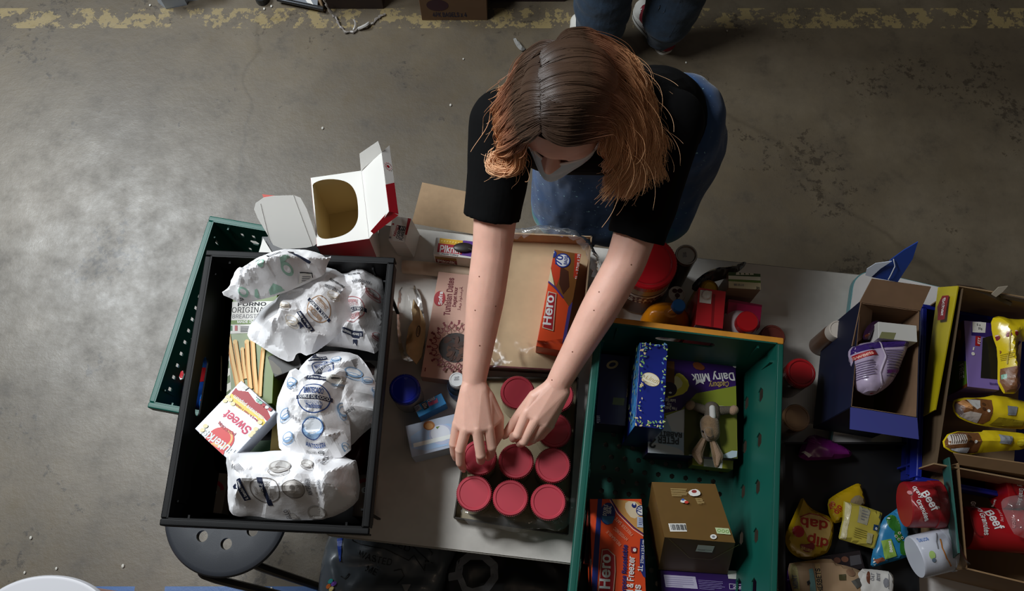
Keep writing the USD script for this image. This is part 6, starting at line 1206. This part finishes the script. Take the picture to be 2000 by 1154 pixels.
d.poly([(1558, 1015), (1575, 1003), (1600, 1005), (1622, 1015), (1622, 1050), (1605, 1068), (1580, 1060), (1570, 1035)], pale_y, smooth=2); d.line([(1561, 1010), (1580, 1003), (1602, 1007), (1620, 1018)], 2, mat('#9c2a1c', .4))
d.text('dab', (1618, 1019), (1562, 1010), 17, mat('#a82a14', .4)); d.text('dip', (1619, 1054), (1577, 1044), 17, mat('#a82a14', .4)); d.ell((1558, 1038), 11.5, 11, mat('#a81c22', .35)); d.poly([(1561, 1062), (1574, 1064), (1586, 1059), (1591, 1066), (1586, 1077), (1574, 1079), (1564, 1072)], mat('#7c1a20', .4), smooth=1); d.text('Barratt', (1586, 1074), (1564, 1067), 6, pale_y); d.done()
t, d, _ = bag('sherbet_packet', 'yellow lolly packet lying face down behind the pale yellow square packet', 'packet', [(1615, 978), (1630, 966), (1660, 950), (1680, 941), (1686, 962), (1692, 988), (1662, 1002), (1634, 1026), (1620, 1010)], .795, .011, .008, dd, seed=94, crumple=.004, edge=.02)
d.text('dip', (1637, 985), (1628, 1000), 10, mat('#a82a14', .4)); d.text('dab', (1626, 978), (1616, 990), 9, mat('#a82a14', .4)); d.poly([(1656, 980), (1672, 965), (1688, 975), (1688, 986), (1665, 990)], mat('#8f7f62', .4), smooth=1); d.done()
t, d, _ = bag('square_packet', 'pale yellow square packet with blue symbol lying on the lolly packets', 'packet', [(1648, 978), (1690, 989), (1723, 1001), (1717, 1040), (1710, 1073), (1670, 1062), (1637, 1052), (1645, 1015)], .815, .010, .006, mat('#b9ab45', .35), seed=95, crumple=.003, edge=.012, round_=0)
d.poly([(1648, 979), (1662, 983), (1652, 1056), (1640, 1052)], mat('#d5cba0', .35)); d.poly([(1677, 988), (1700, 996), (1692, 1026), (1672, 1020)], mat('#a7a48c', .4)); d.lines((1682, 996), (1696, 1000), (1678, 1018), 4, grey_ink, .3); d.poly([(1706, 1024), (1716, 1026), (1713, 1037), (1704, 1035)], mat('#22406a', .4)); d.text('e', (1708, 1034), (1713, 1035), 6, white_ink); d.lines((1668, 1030), (1695, 1038), (1664, 1050), 5, mat('#8f8434', .4), .3); d.poly([(1693, 1040), (1704, 1043), (1700, 1062), (1690, 1060)], mat('#a7a27c', .4)); d.done()
t, d, _ = bag('bean_packet', 'blue packet with green leaves and a light green label between square packet and white drum', 'packet', [(1761, 986), (1768, 1005), (1776, 1045), (1784, 1082), (1760, 1092), (1730, 1100), (1700, 1110), (1702, 1085), (1712, 1050), (1723, 1013), (1742, 1000)], .815, .012, .008, mat('#2a7aa8', .3, coat=.15), seed=96, crumple=.004, edge=.02)
for q in ([(1731, 1010), (1745, 1003), (1756, 1020), (1758, 1042), (1745, 1038), (1733, 1026)], [(1758, 1055), (1770, 1058), (1778, 1078), (1766, 1086), (1756, 1080)], [(1744, 1035), (1760, 1040), (1762, 1058), (1750, 1060)]): d.poly(q, mat('#2c6a22', .4), 'printed_leaf', smooth=1)
for x_, y_ in ((1749, 1047), (1755, 1041), (1761, 1050), (1754, 1053)): d.ell((x_, y_), 3, 2.6, mat('#c9c6a8', .4)); d.ell((x_, y_), 1.6, 1.4, mat('#3a3a2a', .4))
d.poly([(1720, 1056), (1739, 1052), (1750, 1086), (1726, 1093)], mat('#86a848', .4)); d.poly([(1706, 1093), (1722, 1088), (1727, 1095), (1712, 1101)], mat('#8a4a30', .4)); d.text('Beans', (1742, 1079), (1738, 1056), 6, white_ink)
for k in range(4): d.poly([(1699 + k * 1.5, 1086 + 6 * k), (1707 + k, 1083 + 6 * k), (1707 + k, 1086 + 6 * k), (1700 + k * 1.5, 1089 + 6 * k)], white_card)
for q in ((1735, 1012), (1762, 1024), (1773, 1062)): d.ell(q, 2.5, 1.5, white_card)
d.done()
db_ = carton('dark_box', 'dark box with two round cookie pictures under the sherbet bag', 'box', (1602, 1125), (1690, 1110), (1598, 1088), .800, .024, mat('#221a1c', .35)); d = db_.deco; d.ell((1635, 1094), 7, 5.5, mat('#5a382a', .4)); d.ell((1650, 1092), 7, 5.5, mat('#6a4432', .4)); d.poly([(1659, 1086), (1679, 1083), (1683, 1101), (1661, 1105)], mat('#4c4a4e', .4)); d.line([(1602, 1087), (1684, 1071)], 2, mat('#5a5a5e', .4)); d.done()
t, d, _ = bag('sherbet_bag', 'beige sherbets bag lettered up the side at the lower picture edge', 'bag', [(1536, 1101), (1560, 1097), (1625, 1089), (1630, 1100), (1660, 1106), (1690, 1118), (1700, 1180), (1560, 1190), (1546, 1150)], .815, .02, .008, mat('#a5896a', .35, coat=.1), seed=97, crumple=.005, edge=.025)
d.poly([(1536, 1100), (1554, 1098), (1562, 1160), (1550, 1170)], mat('#b9ad76', .4)); d.poly([(1578, 1112), (1586, 1110), (1592, 1155), (1580, 1158)], mat('#6f9a98', .4)); d.poly([(1590, 1100), (1600, 1100), (1602, 1160), (1594, 1160)], mat('#c2a472', .4)); d.text('SHERBETS', (1606, 1165), (1599, 1110), 9, black_ink); d.poly([(1573, 1136), (1578, 1133), (1580, 1139), (1575, 1144)], black_ink); d.poly([(1637, 1122), (1650, 1121), (1651, 1133), (1638, 1133)], mat('#4a4428', .4)); d.ell((1660, 1118), 9, 7, mat('#8a6a52', .4)); d.poly([(1660, 1135), (1675, 1128), (1684, 1140), (1670, 1150)], mat('#4c4a44', .4)); d.text('MINT', (1558, 1150), (1554, 1122), 6, grey_ink); d.done()
t, d, _ = bag('white_packet', 'white packet with a brown half circle and grey leaf drawings at the lower picture edge', 'packet', [(1676, 1110), (1710, 1112), (1746, 1117), (1745, 1150), (1744, 1190), (1680, 1190), (1672, 1150)], .83, .015, .008, mat('#c9c6c0', .45), seed=98, crumple=.004, edge=.02)
d.ell((1698, 1128), 12, 7, mat('#6a3c28', .4), rot=-80, seg=(0, 180)); d.text('OAT', (1705, 1135), (1707, 1120), 6, grey_ink); d.text('BITE', (1716, 1135), (1718, 1120), 6, grey_ink); d.poly([(1722, 1135), (1730, 1126), (1736, 1140), (1727, 1150)], grey_ink, smooth=1); d.line([(1735, 1120), (1733, 1150)], 1, grey_ink); d.done()
t, d, _ = bag('purple_packet', 'purple packet corner squeezed between the green crate and the sherbet bag', 'packet', [(1534, 1105), (1544, 1110), (1548, 1150), (1540, 1190), (1530, 1190)], .80, .012, .01, mat('#3a1458', .35), seed=99, edge=.015); d.done()

# ================================================================== floor-level things at the far side
wt = Thing('storage_tub', 'corner of a translucent white plastic tub on the floor at the top left', 'tub', (*P2(360, 0, 0), 0))
tub_m = mat('#aeb8c4', .35)
q = [P(310, 6, .0), P(325, 18, 0), P(366, 10, 0), P(366, 3, 0), P(410, -3, 0)]
pl = Polygon([p[:2] for p in q] + [(P2(410, 0, 0)[0], 2.55), (P2(300, 0, 0)[0], 2.55)])
pl = pl.buffer(.01).buffer(-.01)
wt.add('body', prism(pl.difference(pl.buffer(-.008)), .002, .12), tub_m, smooth=False); wt.add('base_panel', prism(pl, 0, .004), tub_m, smooth=False); wt.add('rim', prism(pl.buffer(.012).difference(pl.buffer(-.008)), .112, .124), tub_m, smooth=False)
bt = Thing('metal_tray', 'dark tray with grey panel and black foot at the top edge of the picture', 'tray', (*P2(580, 0, 0), 0))
bt.add('panel', hexa([P(548, 0, .03), P(620, 14, .03), P(622, -40, .03), P(540, -50, .03)], [P(548, 0, .018), P(620, 14, .018), P(622, -40, .018), P(540, -50, .018)]), mat('#7c8289', .4)); bt.add('frame', tube([P(542, -2, .022), P(632, 17, .022)], .009, 10), mat('#1a1b1d', .4)); bt.add('foot', lathe([(0, 0), (.022, 0), (.024, .004), (.024, .030), (0, .03)], P(513, 2, 0), 24), mat('#111214', .45))
bt.add('sticker', hexa([P(600, 5, .0312), P(612, 9, .0312), P(604, -6, .0312), P(592, -8, .0312)], [P(600, 5, .0302), P(612, 9, .0302), P(604, -6, .0302), P(592, -8, .0302)]), white_card)
dbx = Thing('dark_carton', 'dark brown carton with a strip of torn film at the top of the picture', 'carton', (*P2(690, 0, 0), 0))
a, b = P(632, 22, 0), P(750, 14, 0); dbx.add('body', bx(((a[0] + b[0]) / 2, a[1] + .19, .15), (b[0] - a[0], .36, .30), 0, .003), mat('#33241d', .8))
dbx.add('edge_strip', panel([P(622, 5, .0) + [0, 0, .001], P(634, 22, 0), P(634, 22, 0) + [0, 0, .3], P(622, 5, 0) + [0, 0, .3]], .004), card)
fs = Thing('plastic_strip', 'long twisted strip of clear film hanging from the dark carton to the floor', 'strip', (*P2(680, 60, 0), 0))
pts = [P(632, -5, .10), P(640, 14, .05), P(655, 34, .012), P(665, 52, .008), P(679, 62, .007), P(705, 55, .007), P(725, 47, .007), P(738, 36, .007), P(752, 26, .008)]
pp = spline(pts, 50); pp[2:] += np.random.RandomState(2).normal(0, .0018, (48, 3)); fs.add('strip', tube(pp, .0045 + .002 * np.sin(np.arange(50) * 1.7), 6), mat('#8d8680', .3, coat=.3)); fs.add('loose_end', cat_([tube(spline([P(690, 58, .008), P(694, 46, .02), P(690, 38, .03)], 10), .003, 6), tube(spline([P(700, 56, .008), P(715, 49, .02), P(720, 45, .012)], 10), .006, 6)]), mat('#b5b2ae', .25, coat=.3))
bb = Thing('bagel_carton', 'brown cardboard carton lettered bagels with a dark red oval at the top', 'carton', (*P2(888, 30, 0), 0)); a, b = P(824, 44, 0), P(952, 41, 0); w_ = np.linalg.norm(b - a)
bb.add('body', bx(((a[0] + b[0]) / 2, a[1] + .16, .13), (w_, .30, .26), 0, .002), mat('#6f5238', .8, var=.05, vs=20))
fk = FaceDeco(bb, (a[0], a[1] + .0097, .0), (1, 0, 0), (0, 0, 1)); fk.text('4PK BAGELS x 4', (.042, .022), (.170, .022), .024, mat('#26223a', .7)); fk.put(affinity.translate(affinity.scale(Point(0, 0).buffer(.04), 1, .8), .065, .088), mat('#3c1c28', .7), 'printed_emblem'); fk.done()
dr = Thing('dark_red_carton', 'dark red carton in the shade right of the bagel carton', 'carton', (*P2(1000, 10, 0), 0)); a, b = P(954, 38, 0), P(1100, 38, 0); dr.add('body', bx(((a[0] + b[0]) / 2 + .008, a[1] + .26, .13), (b[0] - a[0], .36, .26), 0, .003), mat('#2a1518', .75)); dr.add('tape', bx(((a[0]) + .012, a[1] + .12, .2602), (.01, .08, .0005)), white_card)
sc = Pillow(zpoly([(1001, 74), (1010, 78), (1022, 92), (1027, 97), (1018, 102), (1006, 88)], .008), .012, .012, .008, seed=111, crumple=.012, edge=.02, res=.006); t = Thing('film_scrap', 'small scrap of crumpled clear film on the floor left of the woman’s head', 'scrap', (*sc.c, .0)); t.add('film_sheet', sc.mesh, mat('#8e8c88', .15, coat=.6), smooth=15)
cr_ = []
r_ = random.Random(12)
for (px_, py_) in [(293, 10), (530, 12), (516, 17), (1340, 122), (905, 115), (110, 1110), (48, 1118), (240, 1105), (530, 1150), (60, 1050), (880, 205), (630, 250), (1420, 60)]:
    m_ = trimesh.creation.icosphere(subdivisions=1, radius=r_.uniform(.003, .005)); m_.apply_scale([1, 1.3, .6]); m_.apply_translation(P(px_, py_, .003)); cr_.append(m_)
cm_ = cat_(cr_); t = Thing('crumbs', 'scattered pale crumbs on the concrete floor', 'crumbs', (0, 1, 0), kind='stuff'); t.add('crumb', cm_, mat('#c8c4ba', .7), smooth=False, kind='stuff')

# ================================================================== near the lower picture edge
wl_ = Thing('white_tub_lid', 'curved edge of a white lid cut off at the bottom left corner', 'lid', (*P2(80, 1200, .45), .0))
zc_ = .60; o_ = np.append(P2(78, 1310, zc_), 0); rad = .155
pr2 = lathe([(0, .012), (rad * .9, .014), (rad * .97, .012), (rad, .004), (rad, 0), (rad * .95, 0), (rad * .95, .006), (0, .006)], (0, 0, 0), 72)
oc = P(78, 1145 + 30, zc_); pr2.vertices *= [1.0, .62, 1]; pr2.apply_translation(P(88, 1208, zc_)); wl_.add('lid', pr2, mat('#c9c8cc', .45)); wl_.add('lower_rim', lathe([(0, 0), (.08, 0), (.13, .59), (0, .59)], (0, 0, 0), 48).apply_scale([1, .62, 1]).apply_translation(P(88, 1208, zc_) * [1, 1, 0] + [0, 0, .002]), mat('#b98f86', .6))
# printed bag for life on the floor under the table
pbag = Thing('shopping_bag', 'dark grey shopping bag with black lettering below the table edge', 'bag', (*P2(760, 1110, .4), 0))
zb_ = .44
pil = Pillow(zpoly([(640, 1045), (655, 1036), (720, 1030), (900, 1040), (905, 1080), (880, 1130), (850, 1200), (625, 1210), (624, 1120)], zb_), zb_, .035, .43, seed=121, crumple=.016, edge=.06, res=.011)
pbag.add('bag_body', pil.mesh, mat('#4a5056', .38, coat=.1), smooth=25)
d = Deco(pbag, zb_ + .03, surf=lambda v: pil.h(v), maxe=.01, clip=pil.poly.buffer(-.004), lift=.001); ink = mat('#090a0b', .5)
d.text('RECYCLED', (702, 1050), (800, 1079), 12, ink, bold=False, bend=.3); d.text('WASTED', (700, 1086), (765, 1105), 12, ink, bold=False, bend=-.2); d.text('ME', (712, 1114), (734, 1124), 12, ink, bold=False); d.line([(687, 1046), (690, 1056), (705, 1063), (755, 1073), (800, 1095)], 1.6, ink); d.line([(800, 1060), (840, 1098), (845, 1080), (828, 1060)], 1.4, ink); d.line([(760, 1075), (800, 1095), (810, 1085), (830, 1115), (832, 1095), (846, 1100)], 1.4, ink)
d.line([(668, 1125), (676, 1130), (684, 1120)], 2, ink); d.line([(770, 1115), (785, 1112), (790, 1125), (778, 1140)], 1.4, ink); d.poly([(656, 1047), (672, 1040), (675, 1045), (664, 1049)], mat('#c8a06a', .4)); d.poly([(659, 1052), (671, 1050), (668, 1095), (665, 1098)], mat('#1c3f9a', .35))
for q, c in (((648, 1135), '#2a8a8a'), ((643, 1145), '#c2622a'), ((655, 1140), '#7a4ab0'), ((650, 1150), '#d9c27a')): d.ell(q, 6, 4, mat(c, .4), rot=-30)
d.done(); pbag.add('piping', tube([P(652, 1042, zb_ + .004), P(636, 1085, zb_ - .01), P(628, 1130, zb_ - .012), P(622, 1200, zb_ - .02)], .006, 8), black_ink)
kb_ = Thing('black_bag', 'black bag with a large grey letter shape below the near table edge', 'bag', (*P2(1000, 1130, .4), 0))
pil2 = Pillow(zpoly([(880, 1080), (940, 1060), (1040, 1072), (1125, 1090), (1118, 1210), (860, 1210)], zb_ + .04), zb_ + .04, .03, .46, seed=122, crumple=.010, edge=.05, res=.012)
kb_.add('bag_body', pil2.mesh, mat('#0c0c0e', .4), smooth=25)
d = Deco(kb_, zb_ + .06, surf=lambda v: pil2.h(v), maxe=.01, clip=pil2.poly.buffer(-.004), lift=.001); d.line([(875, 1127), (895, 1124), (899, 1100), (917, 1086), (945, 1086), (965, 1104), (966, 1128), (950, 1150), (935, 1154), (910, 1160)], 15, mat('#77797e', .5)); d.line([(898, 1125), (908, 1150), (930, 1158)], 12, mat('#77797e', .5)); d.done()
